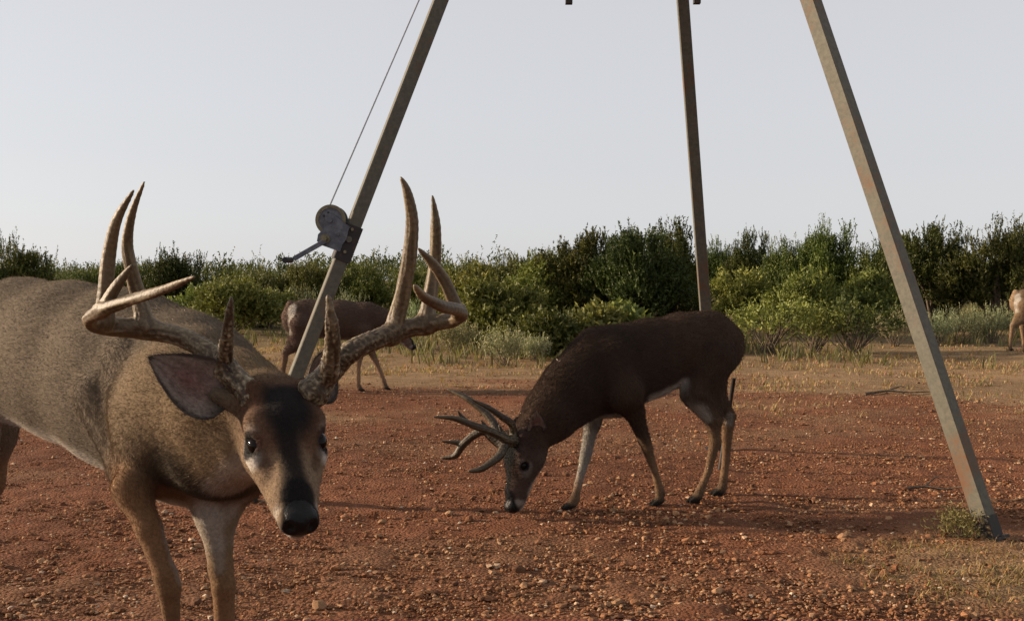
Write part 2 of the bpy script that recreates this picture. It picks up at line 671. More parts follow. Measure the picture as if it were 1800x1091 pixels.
# ------------------------------------------------------------------ grass and weeds (nobody could count the blades)
def blades(name, x, y, h, w, lean, c, kind='stuff', label=None, cat='grass'):
    n = len(x)
    a = rng.random(n) * 6.283
    d = np.stack([np.cos(a), np.sin(a)], 1)
    side = np.stack([-d[:, 1], d[:, 0]], 1)
    b = np.stack([x, y, gz(x, y) - 0.004], 1)
    L = (lean * (0.3 + rng.random(n)))[:, None]
    up = np.array([0, 0, 1.0])
    m = b + np.concatenate([d * L * h[:, None] * 0.4, (h * 0.6)[:, None]], 1)
    t = b + np.concatenate([d * L * h[:, None], (h * (1 - 0.25 * L[:, 0]))[:, None]], 1)
    s3 = np.concatenate([side * (w / 2)[:, None], np.zeros((n, 1))], 1)
    V = np.stack([b - s3, b + s3, m + s3 * 0.8, m - s3 * 0.8, t], 1)
    k = 5 * np.arange(n)[:, None]
    me = np_mesh(name, V.reshape(-1, 3), [k + np.array([[0, 1, 2, 3]]), k + np.array([[3, 2, 4]])], np.repeat(c, 5, 0))
    return link(name, me, M_GRASS, kind=kind, label=label, cat=cat)


def tufts(n, d0, d1, power, per, spread, prob):
    x, y = scatter_ground(n, d0, d1, power)
    k = rng.random(n) < prob(x, y)
    x, y = x[k], y[k]
    x = np.repeat(x, per) + rng.normal(size=len(x) * per) * spread
    y = np.repeat(y, per) + rng.normal(size=len(y) * per) * spread
    return x, y


x, y = tufts(9000, 7.5, 26, 1.2, 9, 0.06, lambda x, y: grassy(x, y) ** 1.5 * np.clip(0.32 + 1.2 * fbm(np.stack([x, y], 1) * 0.8, 3, 51), 0, 1))
n = len(x)
c = np.array([0.30, 0.20, 0.105]) * (0.65 + 0.6 * rng.random((n, 1))) * (1 + 0.12 * rng.normal(size=(n, 3)))
blades('dry_grass', x, y, 0.025 + 0.05 * rng.random(n), np.full(n, 0.007) + y * 0.0004, np.full(n, 1.0), c, label='short dry straw coloured grass behind the bare soil')
x, y = tufts(2600, 3.2, 5.6, 1.0, 9, 0.03, lambda x, y: (grassy(x, y) > 0.3) * 0.9 * grassy(x, y))
n = len(x)
c = np.array([0.27, 0.18, 0.08]) * (0.6 + 0.6 * rng.random((n, 1))) * (1 + 0.10 * rng.normal(size=(n, 3)))
blades('dry_grass', x, y, 0.015 + 0.035 * rng.random(n), np.full(n, 0.004), np.full(n, 1.3), c, label='thin dry grass patch around the foot of the right tripod leg')
x, y = tufts(4200, 14.5, 48, 1.15, 9, 0.12, lambda x, y: np.clip(0.12 + 1.1 * fbm(np.stack([x, y], 1) * 0.35, 3, 61) + 0.035 * (y - 15), 0, 1))
n = len(x)
c = np.array([0.120, 0.115, 0.055]) * (0.55 + 0.7 * rng.random((n, 1))) + np.array([0.12, 0.08, 0.03]) * (rng.random((n, 1)) ** 3)
blades('weeds', x, y, 0.08 + 0.20 * rng.random(n) + 0.003 * y, 0.012 + y * 0.0007, np.full(n, 0.7), c, label='knee high grey green weeds in front of the brush')


# ------------------------------------------------------------------ trees and shrubs
def leaf_cloud(cent, out_dir, shoots, per, slen, lsize, lw, up, jit, colA, colB, droop=0.0, tri=False):
    """Leaf triangles along short shoots that start at every clump centre."""
    m = len(cent)
    c = np.repeat(cent, shoots, 0)
    o = np.repeat(out_dir, shoots, 0)
    n = len(c)
    d = o * 0.65 + np.array([0, 0, up]) + rng.normal(size=(n, 3)) * jit
    d /= np.linalg.norm(d, axis=1)[:, None]
    ln = slen * (0.45 + 0.9 * rng.random(n))
    st = c + rng.normal(size=(n, 3)) * slen * 0.33
    tt = np.linspace(0.1, 1, per)
    p = st[:, None] + d[:, None] * (ln[:, None, None] * tt[None, :, None])
    p[..., 2] -= droop * (tt ** 2)[None, :] * ln[:, None]
    k = n * per
    p = p.reshape(-1, 3)
    dd = np.repeat(d, per, 0) + rng.normal(size=(k, 3)) * 0.75
    dd /= np.linalg.norm(dd, axis=1)[:, None]
    s = np.cross(dd, rng.normal(size=(k, 3)))
    s /= np.linalg.norm(s, axis=1)[:, None]
    L = (lsize * (0.6 + 0.8 * rng.random(k)))[:, None]
    W = lw * L
    if tri:
        V = np.stack([p + s * W, p + dd * L, p - s * W], 1)
    else:
        V = np.stack([p - dd * L * 0.15, p + dd * L * 0.4 + s * W, p + dd * L, p + dd * L * 0.4 - s * W], 1)
    mixv = np.clip(np.repeat(np.repeat(rng.random(m), shoots), per) * 0.6 + rng.random(k) * 0.5, 0, 1)[:, None]
    col = (colA * (1 - mixv) + colB * mixv) * (0.75 + 0.5 * rng.random((k, 1)))
    return V.reshape(-1, 3), np.repeat(col, 3 if tri else 4, 0)


G_JUN = (np.array([0.022, 0.033, 0.008]), np.array([0.110, 0.118, 0.024]))
G_BUSH = (np.array([0.052, 0.068, 0.015]), np.array([0.175, 0.180, 0.042]))
G_SAGE = (np.array([0.115, 0.120, 0.065]), np.array([0.26, 0.25, 0.13]))
G_LIME = (np.array([0.070, 0.085, 0.022]), np.array([0.160, 0.160, 0.045]))


def lobes(b, rx, ry, h, nl, per, seed, rl):
    """Clump centres on the upper and outer sides of several overlapping lobes: bare, dark hollows stay between and under them."""
    a = rng.random(nl) * 6.283
    q = rng.random(nl) ** 0.5 * 0.72
    zc = 0.16 + 0.52 * rng.random(nl) * (1 - 0.45 * q)
    zc[: max(2, nl // 4)] = 0.56 + 0.12 * rng.random(max(2, nl // 4))
    q[: max(2, nl // 4)] *= 0.55
    L = np.stack([np.cos(a) * q * rx, np.sin(a) * q * ry, zc * h], 1)
    R = np.stack([rx * rl * 1.35 * np.ones(nl), ry * rl * 1.35 * np.ones(nl), h * rl * 0.95 * np.ones(nl)], 1) * (0.75 + 0.5 * rng.random((nl, 1)))
    u = rng.normal(size=(nl, per, 3))
    u /= np.linalg.norm(u, axis=2)[..., None]
    u[..., 2] = np.abs(u[..., 2]) * 1.25 - 0.30
    p = L[:, None] + u * R[:, None] * (0.75 + 0.3 * rng.random((nl, per, 1)))
    p[..., 2] = np.maximum(p[..., 2], 0.08)
    out = u + 0.5 * L[:, None] / np.array([rx, ry, h])
    return b + p.reshape(-1, 3), out.reshape(-1, 3)


def plant(name, label, cat, base, h, rx, ry, style, group, seed):
    global rng
    rng = np.random.default_rng(seed)
    root = empty(name, base, label, cat, group)
    b = np.asarray(base, float)
    bark = MB()
    if style == 'juniper':
        # clumps over the shell of an uneven dome that reaches the ground
        cent, u = lobes(b, rx, ry, h, int(7 + 3 * rx), int(15 + 4 * rx), seed, 0.30)
        m = len(cent)
        V, c = leaf_cloud(cent, u, 19, 12, 0.23, 0.055, 0.26, 0.85, 0.32, *G_JUN, tri=True)
        px_round = 'dark' in label
        k = int(6 + 5 * rx)                                 # leaders that make the spiky skyline
        a = rng.random(k) * 6.283
        q = rng.random(k) ** 0.6 * 0.85
        tip = b + np.stack([np.cos(a) * rx * q, np.sin(a) * ry * q, h * (0.90 - 0.42 * q ** 2 + 0.12 * rng.random(k))], 1)
        V2, c2 = leaf_cloud(np.repeat(tip, 3, 0) - np.tile([[0, 0, 0.25], [0, 0, 0.08], [0, 0, -0.08]], (k, 1)), np.tile([[0, 0, 1.0]], (3 * k, 1)), 10, 12, 0.22 if px_round else 0.30, 0.050, 0.26, 0.9 if px_round else 1.5, 0.30, *G_JUN, tri=True)
        V, c = np.concatenate([V, V2]), np.concatenate([c, c2])
        limb_to = cent[rng.choice(m, 12)]
        bark.tube([b - [0, 0, 0.1], b + [0.03, 0, h * 0.3], b + [0.0, 0.02, h * 0.75]], [0.09 + 0.02 * h, 0.07 + 0.01 * h, 0.02], 8)
    elif style in ('bush', 'lime'):
        cent, u = lobes(b, rx, ry, h, int(6 + 3 * rx), int(12 + 4 * rx), seed, 0.32)
        m = len(cent)
        g = G_BUSH if style == 'bush' else G_LIME
        V, c = leaf_cloud(cent, u, 15, 9, 0.24, 0.060 if style == 'bush' else 0.080, 0.34, 0.45, 0.55, *g, droop=0.15, tri=style == 'bush')
        limb_to = cent[rng.choice(m, 16)]
    elif style == 'mesquite':                               # open shrub: bare forked stems, thin feathery leaves on top
        m = int(22 + 14 * rx * h)
        a = rng.random(m) * 6.283
        q = rng.random(m) ** 0.5
        u = np.stack([np.cos(a) * q, np.sin(a) * q, 0.4 + 0.5 * rng.random(m)], 1)
        cent = b + np.stack([u[:, 0] * rx, u[:, 1] * ry, h * (0.42 + 0.5 * rng.random(m) * (1 - 0.45 * q))], 1)
        V, c = leaf_cloud(cent, u, 11, 8, 0.22, 0.05, 0.26, 0.35, 0.5, *G_BUSH, droop=0.25)
        limb_to = cent
    else:                                                   # sage: upright pale wands from one crown
        m = int(22 + 16 * rx)
        a = rng.random(m) * 6.283
        q = rng.random(m) ** 0.7
        u = np.stack([np.cos(a) * q * 0.8, np.sin(a) * q * 0.8, np.ones(m)], 1)
        q = 0.25 + 0.75 * q
        hh = h * (0.55 + 0.45 * rng.random(m)) * (1 - 0.25 * q)
        cent0 = b + np.stack([np.cos(a) * q * rx, np.sin(a) * q * ry, hh], 1)
        cent = np.concatenate([b + (cent0 - b) * f for f in (0.55, 0.7, 0.85, 1.0)])
        V, c = leaf_cloud(cent, np.tile(norm([0, 0, 1]) * np.ones((1, 3)), (len(cent), 1)) * [0, 0, 1], 4, 6, 0.13, 0.034, 0.16, 1.5, 0.14, *G_SAGE)
        limb_to = cent0
    c = c * (np.array([1 + 0.09 * rng.normal(), 1 + 0.05 * rng.normal(), 1.0]) * (1.15 + 0.15 * rng.normal())).clip(0.75, 1.5)
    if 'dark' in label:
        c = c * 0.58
    kv = 3 if style in ('juniper', 'bush') else 4
    nq = len(V) // kv
    me = np_mesh('crown' if style == 'juniper' else 'foliage', V, [np.arange(nq * kv).reshape(-1, kv)], c)
    link('crown' if style == 'juniper' else 'foliage', me, M_LEAF, root)
    for t in limb_to:
        st = b + np.array([rng.normal() * 0.04, rng.normal() * 0.04, 0]) + (np.array([0, 0, h * 0.25 * rng.random()]) if style == 'juniper' else 0)
        mid = st * 0.5 + t * 0.5 + rng.normal(size=3) * 0.06 * h
        mid[2] = max(mid[2], st[2] + 0.05)
        r0 = (0.035 if style == 'juniper' else 0.014 if style != 'sage' else 0.006) * (0.6 + 0.4 * h)
        bark.tube([st - [0, 0, 0.05], mid, t], [r0, r0 * 0.7, r0 * 0.25], 5)
    bark.build('trunk' if style == 'juniper' else 'stems', M_BARK, root)


def veg(px, top, half, d, style, label, depth=0.9, group=None):
    x = (px - 900) / FOC * d
    zt = P(px, top, d)[2]
    z0 = gz1(x, d)
    name = {'juniper': 'juniper_tree', 'bush': 'leafy_bush', 'lime': 'leafy_bush', 'mesquite': 'open_shrub', 'sage': 'sage_plant'}[style]
    cat = {'juniper': 'tree', 'bush': 'bush', 'lime': 'bush', 'mesquite': 'shrub', 'sage': 'plant'}[style]
    g = group or {'juniper': 'junipers along the skyline', 'bush': 'green bushes in the brush', 'lime': 'green bushes in the brush', 'mesquite': 'open shrubs at the edge of the grass', 'sage': 'pale sage plants'}[style]
    rx = half / FOC * d
    if style == 'juniper':
        zt -= 0.30
    elif style != 'sage':
        zt -= 0.12
    plant(name, label, cat, (x, d, z0), zt - z0, rx, rx * depth, style, g, int(px * 7 + top * 3 + 1000))


for v in [
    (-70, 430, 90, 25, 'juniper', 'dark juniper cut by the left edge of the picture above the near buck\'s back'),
    (25, 418, 85, 26, 'juniper', 'spiky juniper with feathered side branches, leftmost on the skyline'),
    (140, 470, 55, 36, 'juniper', 'low far juniper just left of the near buck\'s antler tines'),
    (225, 462, 50, 36, 'juniper', 'low far juniper behind the near buck\'s left hand antler tines'),
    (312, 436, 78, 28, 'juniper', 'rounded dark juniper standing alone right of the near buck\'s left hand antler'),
    (440, 476, 68, 31, 'juniper', 'juniper on the skyline midway between the antler and the winch'),
    (545, 462, 64, 31, 'juniper', 'juniper below the winch crank handle'),
    (650, 462, 62, 31, 'juniper', 'juniper just right of the tripod leg that carries the winch'),
    (735, 472, 55, 33, 'juniper', 'juniper behind the tall tines of the near buck\'s right hand antler'),
    (815, 455, 66, 30, 'juniper', 'juniper right beside the near buck\'s right hand antler'),
    (900, 446, 74, 28, 'juniper', 'broad juniper left of the tall bush mass in the middle'),
    (965, 432, 60, 27, 'juniper', 'juniper touching the left side of the tall bush mass'),
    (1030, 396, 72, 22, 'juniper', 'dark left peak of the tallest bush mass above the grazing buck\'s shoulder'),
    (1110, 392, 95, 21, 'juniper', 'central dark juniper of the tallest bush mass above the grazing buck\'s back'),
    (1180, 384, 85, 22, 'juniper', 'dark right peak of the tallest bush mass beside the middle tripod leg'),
    (1262, 424, 40, 38, 'juniper', 'small far juniper just right of the middle tripod leg'),
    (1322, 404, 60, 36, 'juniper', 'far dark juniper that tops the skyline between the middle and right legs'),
    (1385, 422, 70, 29, 'juniper', 'green juniper with reddish twigs midway between two tripod legs'),
    (1470, 388, 80, 28, 'juniper', 'tall juniper with a pointed top just left of the right tripod leg'),
    (1560, 402, 75, 27, 'juniper', 'juniper behind the right tripod leg'),
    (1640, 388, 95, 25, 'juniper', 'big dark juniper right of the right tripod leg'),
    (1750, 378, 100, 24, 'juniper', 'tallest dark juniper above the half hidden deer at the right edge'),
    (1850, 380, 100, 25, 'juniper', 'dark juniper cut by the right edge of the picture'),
    (400, 492, 75, 22, 'bush', 'light green bush behind the near buck\'s withers'),
    (470, 508, 50, 24, 'bush', 'low green bush left of the winch leg, above the walking deer\'s rump'),
    (345, 505, 50, 24, 'bush', 'green bush under the forward tip of the left hand antler'),
    (815, 468, 80, 21, 'bush', 'leafy bush beside the tip of the near buck\'s right hand antler'),
    (880, 490, 85, 18.5, 'bush', 'wide green bush behind the pale sage plant'),
    (945, 462, 70, 22, 'bush', 'olive bush left of the tallest juniper mass'),
    (965, 560, 50, 16.3, 'bush', 'low dark bush right of the pale sage plant'),
    (1045, 550, 34, 16.8, 'lime', 'bright yellow green bush just above the grazing buck\'s withers'),
    (1090, 545, 30, 17.2, 'lime', 'small bright green sprig above the grazing buck\'s back'),
    (1300, 470, 60, 27, 'bush', 'far green bush right of the middle tripod leg'),
    (1420, 470, 65, 24, 'bush', 'leafy bush behind the open shrubs, midway between two tripod legs'),
    (1530, 480, 60, 24, 'bush', 'leafy bush just left of the right tripod leg'),
    (1352, 508, 62, 16.6, 'mesquite', 'open shrub with forked bare stems just right of the grazing buck\'s rump'),
    (1432, 530, 50, 17.5, 'mesquite', 'thin open shrub midway between the grazing buck and the right leg'),
    (1500, 512, 66, 17.3, 'mesquite', 'dark stemmed open shrub left of the right tripod leg'),
    (1570, 545, 45, 19, 'sage', 'grey green sage clump directly behind the right tripod leg'),
    (1690, 540, 58, 19.5, 'sage', 'grey green sage clump right of the right tripod leg'),
    (1745, 535, 40, 20, 'sage', 'grey green sage clump left of the half hidden deer'),
    (1640, 552, 45, 19, 'sage', 'low sage clump touching the right side of the right tripod leg'),
    (885, 580, 48, 14.9, 'sage', 'pale sage plant with upright wands standing alone on the dry grass'),
    (940, 600, 32, 15.6, 'sage', 'small pale sage tuft right of the lone sage plant'),
    (800, 560, 45, 17, 'sage', 'low sage clump below the near buck\'s right hand antler tip'),
    (740, 520, 50, 24, 'sage', 'sage clump behind the walking deer\'s neck'),
    (590, 505, 60, 26, 'sage', 'sage clump behind the walking deer\'s back'),
    (510, 500, 55, 27, 'sage', 'sage clump behind the walking deer\'s tail'),
    (1690, 905, 40, 4.75, 'weedtuft', 'low dry weed tuft at the left foot of the right tripod leg'),
]:
    if v[4] == 'weedtuft':
        continue
    veg(*v)


def far_brush():
    """The continuous low brush behind the trees one can tell apart."""
    global rng
    rng = np.random.default_rng(5)
    m = 900
    y = 38 + 40 * rng.random(m)
    x = (rng.random(m) * 2 - 1) * y * 0.52
    z = gz(x, y) + 0.2 + (0.9 + 0.6 * fbm(np.stack([x, y], 1) * 0.2, 2, 8)) * rng.random(m)
    u = rng.normal(size=(m, 3)) * 0.5 + [0, 0, 0.5]
    V, c = leaf_cloud(np.stack([x, y, z], 1), u, 22, 8, 0.55, 0.11, 0.28, 0.7, 0.45, *G_JUN, tri=True)
    link('brush', np_mesh('brush', V, [np.arange(len(V)).reshape(-1, 3)], c), M_LEAF, kind='stuff', label='low dark brush running along the horizon', cat='brush')


far_brush()


def weed_tuft():
    global rng
    rng = np.random.default_rng(77)
    p = P(1690, 945, 4.66)
    b = np.array([p[0], p[1], gz1(p[0], p[1])])
    root = empty('weed_tuft', b, 'low dry weed tuft at the left foot of the right tripod leg', 'plant')
    m = 60
    a = rng.random(m) * 6.283
    cent = b + np.stack([np.cos(a) * 0.10 * rng.random(m), np.sin(a) * 0.07 * rng.random(m), 0.01 + 0.07 * rng.random(m)], 1)
    V, c = leaf_cloud(cent, np.stack([np.cos(a), np.sin(a), np.ones(m) * 0.5], 1), 5, 4, 0.05, 0.016, 0.16, 0.7, 0.6, np.array([0.10, 0.095, 0.03]), np.array([0.22, 0.17, 0.07]))
    link('foliage', np_mesh('foliage', V, [np.arange(len(V)).reshape(-1, 4)], c), M_LEAF, root)
    bark = MB()
    for t in cent[:30]:
        bark.tube([b, (b + t) / 2 + rng.normal(size=3) * 0.01, t], [0.0022, 0.0018, 0.001], 4)
    bark.build('stems', M_BARK, root)


weed_tuft()
rng = np.random.default_rng(99)


# ------------------------------------------------------------------ feeder tripod, winch, hanging barrel
LEG_W = 0.035                                               # half width of the square tube


def leg_line(px0, py0, d0, px1, d1, ztop=4.4):
    a = P(px0, py0, d0)
    t = P(px1, 0, d1)
    a = a + (t - a) * ((gz1(a[0], a[1]) - 0.05 - a[2]) / (t[2] - a[2]))
    return a, a + (t - a) * ((ztop - a[2]) / (t[2] - a[2]))


LEGS = {'left': leg_line(433, 886, 5.39, 775, 5.6), 'middle': leg_line(1257, 775, 7.2, 1200, 6.4), 'right': leg_line(1743, 948, 4.63, 1425, 5.15)}
top_c = sum(l[1] for l in LEGS.values()) / 3
tri = empty('feeder_tripod', (top_c[0], top_c[1], gz1(top_c[0], top_c[1])), 'tall weathered steel feeder tripod of three square legs with a hand winch', 'game feeder')


def leg_axes(a, b, alpha):
    """Axes of the tube: the broad face looks at the camera, turned by alpha about the leg."""
    t = norm(b - a)
    mid = (a + b) / 2
    tocam = np.array([0, 0, CAM_H]) - a
    n = norm(tocam - t * (tocam @ t))
    s = np.cross(t, n)
    n2 = n * math.cos(alpha) + s * math.sin(alpha)
    return t, n2, np.cross(t, n2)


AX = {}
for k, al in (('left', 0.16), ('middle', 0.08), ('right', -0.54)):
    a, b = LEGS[k]
    t, n, s = leg_axes(a, b, al)
    AX[k] = (t, n, s)
    mb = MB()
    w = LEG_W * (0.97 if k != 'right' else 1.0)
    mb.box((a + b) / 2, s * w, n * w, (b - a) / 2, 0.004)
    mb.build('leg', M_POLE, tri)
    mb = MB()                                                # dark foot sleeve and ground spike plate
    f0 = a + t * 0.05
    if k == 'right':
        mb.box(f0 + t * 0.055, s * (w + 0.004), n * (w + 0.004), t * 0.045, 0.004)
        mb.box(f0 + t * 0.0, s * (w + 0.02), n * (w + 0.02), t * 0.006, 0.004)
    else:
        mb.box(f0 + t * 0.03, s * (w + 0.004), n * (w + 0.004), t * 0.03, 0.004)
        mb.box(f0, s * (w + 0.03), n * (w + 0.03), t * 0.006, 0.004)
    mb.build('foot', M_DARKSTEEL, tri)
mb = MB()
ring = [top_c + np.array([0.42 * math.cos(i * math.pi / 4), 0.42 * math.sin(i * math.pi / 4), 0.0]) for i in range(8)]
mb.prism(ring, (0, 0, 1), 0.012)
mb.build('top_plate', M_POLE, tri)

# winch on the left leg
la, lb = LEGS['left']
lt, ln_, ls = AX['left']


def on_leg(py):
    lo, hi = 0.0, 1.0
    for _ in range(50):
        m = (lo + hi) / 2
        q = la + (lb - la) * m
        d = q[1]
        ray = P(0, py, d)
        if q[2] < ray[2]:
            lo = m
        else:
            hi = m
    return la + (lb - la) * lo


wq = on_leg(420)                                             # the middle of the winch mount on the leg axis
WD = wq[1] - 0.03
ax_v = norm(np.array([0, 0, CAM_H]) - wq)                    # the spool's axle points at the camera
ax_v = norm(ax_v * 0.97 + np.array([-0.22, 0, 0.02]))


def wp(px, py, off=0.0):
    return P(px, py, WD) + ax_v * off


winch = empty('winch', wq, None, None)
winch.parent = tri
winch.matrix_parent_inverse = Matrix.Translation(-tri.location)


def disc(mb, c, r, d0, d1, seg=28, r_in=0.0):
    a = norm(np.cross(ax_v, [0, 0, 1]))
    b = np.cross(a, ax_v)
    t = np.arange(seg) * 2 * math.pi / seg
    o = np.cos(t)[:, None] * a + np.sin(t)[:, None] * b
    if r_in <= 0:
        mb.prism(c + o * r + ax_v * d0, ax_v, d1 - d0)
    else:
        V = np.concatenate([c + o * r + ax_v * d0, c + o * r + ax_v * d1, c + o * r_in + ax_v * d1, c + o * r_in + ax_v * d0])
        fs = []
        for i in range(seg):
            j = (i + 1) % seg
            for k in range(4):
                m = (k + 1) % 4
                fs.append((k * seg + i, k * seg + j, m * seg + j, m * seg + i))
        mb.add(V, fs)


S = WD / FOC                                                 # metres per picture pixel at the winch
hub = wp(583, 387)
mb = MB()
disc(mb, hub, 27 * S, 0.020, 0.026, 36, 21.5 * S)
mb.build('gear_rim', M_BRASS, winch)
mb = MB()
disc(mb, hub, 21.4 * S, 0.015, 0.021, 32)
disc(mb, hub, 25 * S, -0.055, -0.050, 32)
disc(mb, hub, 11 * S, -0.05, 0.015, 24)
mb.build('spool', M_GALV, winch)
mb = MB()
for px, py in ((571, 380), (579, 374), (590, 374)):
    disc(mb, wp(px, py), 2.0 * S, 0.0211, 0.0215, 10)
mb.build('spool_slot', M_RUBBER, winch)
mb = MB()
plate = [(575, 376), (586, 375), (616, 398), (612, 420), (596, 441), (568, 431), (560, 424), (562, 412), (572, 402)]
mb.prism([wp(px, py, 0.028) for px, py in plate], ax_v, 0.005)
mb.prism([wp(px, py, -0.062) for px, py in plate], ax_v, 0.005)
mb.build('side_plate', M_GALV, winch)
mb = MB()
mb.prism([wp(px, py, -0.06) for px, py in [(612, 398), (618, 398), (600, 442), (595, 440)]], ax_v, 0.092)
mb.build('back_plate', M_GALV, winch)
for px, py, r in ((583, 388, 4.5), (597, 412, 3.2), (575, 420, 8.5)):
    mb = MB()
    disc(mb, wp(px, py), r * S, 0.0332, 0.040, 6 if r > 4 and r < 6 else 18)
    if r > 6:
        disc(mb, wp(px, py), r * 0.5 * S, 0.040, 0.056, 6)
    mb.build('bolt', M_BRASS if r > 6 else M_GALV, winch)
mb = MB()
c0, c1 = wp(577, 423, 0.047), wp(521, 455, 0.047)
dv = norm(c1 - c0)
mb.box((c0 + c1) / 2, np.cross(dv, ax_v) * 4.3 * S, ax_v * 0.003, (c1 - c0) / 2, 0.001)
arm = mb.build('crank_handle', M_GALV, winch)
mb = MB()
disc(mb, wp(516, 457), 5.2 * S, 0.044, 0.15, 18)
mb.build('grip', M_RUBBER, winch)
# dark clamp that bolts the winch to the leg
q0, q1 = on_leg(397), on_leg(458)
mb = MB()
w = LEG_W * 0.97
mb.box((q0 + q1) / 2, ls * (w + 0.010), ln_ * (w + 0.008), (q0 - q1) / 2, 0.004)
mb.build('mount_clamp', M_DARKSTEEL, winch)
for f in (0.12, 0.4, 0.75):
    mb = MB()
    c = q0 + (q1 - q0) * f + ln_ * (w + 0.008) + ls * (-0.01 + 0.01 * f)
    a_, b_ = ls, lt
    t = np.arange(8) * math.pi / 4
    rr = 0.016 if f == 0.4 else 0.008
    mb.prism(c + rr * (np.cos(t)[:, None] * a_ + np.sin(t)[:, None] * b_), ln_, 0.009)
    mb.build('clamp_bolt', M_BRASS if f != 0.4 else M_POLE, winch)
# cable to the pulley under the top plate
c0 = wp(578, 361, -0.02)
c1 = P(735, 0, c0[1] + 0.08)
c2 = c0 + (c1 - c0) * ((4.36 - c0[2]) / (c1[2] - c0[2]))
mb = MB()
mb.tube([c0, (c0 + c2) / 2 + [0.004, 0, -0.006], c2], 0.0042, 8)
mb.build('cable', M_CABLE, tri)
mb = MB()
mb.tube([c2 + [-0.01, -0.012, 0.0], c2 + [-0.01, 0.012, 0.0]], 0.035, 18)
mb.build('pulley', M_GALV, tri)

# the barrel hangs above the picture; only the feet of its legs reach into view
bar_c = np.array([0.63, 5.72, 2.55])
barrel = empty('feeder_barrel', bar_c, 'hanging feeder barrel with only two leg ends showing at the top edge', 'feeder barrel')
mb = MB()
mb.tube([bar_c + [0, 0, z] for z in (0.34, 0.36, 0.62, 0.64, 0.90, 0.92, 1.16, 1.18)], [0.27, 0.29, 0.29, 0.30, 0.29, 0.30, 0.29, 0.27], 36)
mb.build('drum', M_BARREL, barrel)
mb = MB()
mb.tube([bar_c + [0, 0, 1.18], bar_c + [0, 0, 1.21], bar_c + [0, 0, 1.25]], [0.31, 0.31, 0.1], 36)
mb.build('lid', M_BARREL, barrel)
mb = MB()
mb.tube([bar_c + [0, 0, 1.25], bar_c + [0, 0, 1.8]], 0.006, 8)
mb.build('hanging_rod', M_CABLE, barrel)
for q in (P(1000, 7.5, 5.72), P(1225, 7.0, 5.72), P(1112, -60, 5.40)):
    mb = MB()
    L = bar_c[2] + 0.62 - q[2]
    mb.box(q + [0, 0, L / 2], (0.018, 0, 0), (0, 0.018, 0), (0, 0, L / 2), 0.002)
    mb.build('barrel_leg', M_DARKSTEEL, barrel)

def dead_wood(pts, r0, label):
    q = [ground_at(px, py) + np.array([0, 0, r0 * 0.8 + dz]) for px, py, dz in pts]
    mb = MB()
    n = len(q)
    mb.tube(q, [r0 * (1 - 0.6 * i / (n - 1)) for i in range(n)], 7)
    mb.tube([q[1], q[1] * 0.4 + q[2] * 0.6 + [0.02, 0.06, 0.05], q[1] * 0.2 + q[2] * 0.8 + [0.05, 0.14, 0.03]], [r0 * 0.6, r0 * 0.45, r0 * 0.2], 6)
    mb.build('dead_branch', M_BARK, None, label=label, cat='branch')


dead_wood([(1590, 860, 0), (1625, 858, 0.004), (1660, 862, 0), (1700, 859, 0.01)], 0.008, 'thin dead stick lying on the red soil left of the right tripod leg')
dead_wood([(1520, 694, 0), (1560, 690, 0.01), (1600, 693, 0.01), (1650, 691, 0.01)], 0.014, 'grey dead branch lying on dry ground behind the right tripod leg')

# thin steel stake behind the grazing buck
s0, s1 = P(1263, 830, 6.35), P(1290, 664, 6.30)
s0[2] = gz1(s0[0], s0[1]) - 0.05
mb = MB()
mb.tube([s0, s0 * 0.5 + s1 * 0.5, s1], [0.013, 0.013, 0.012], 8)
mb.build('stake', M_DARKSTEEL, None, label='thin rusty steel stake leaning in the gravel behind the grazing buck\'s hind legs', cat='stake')

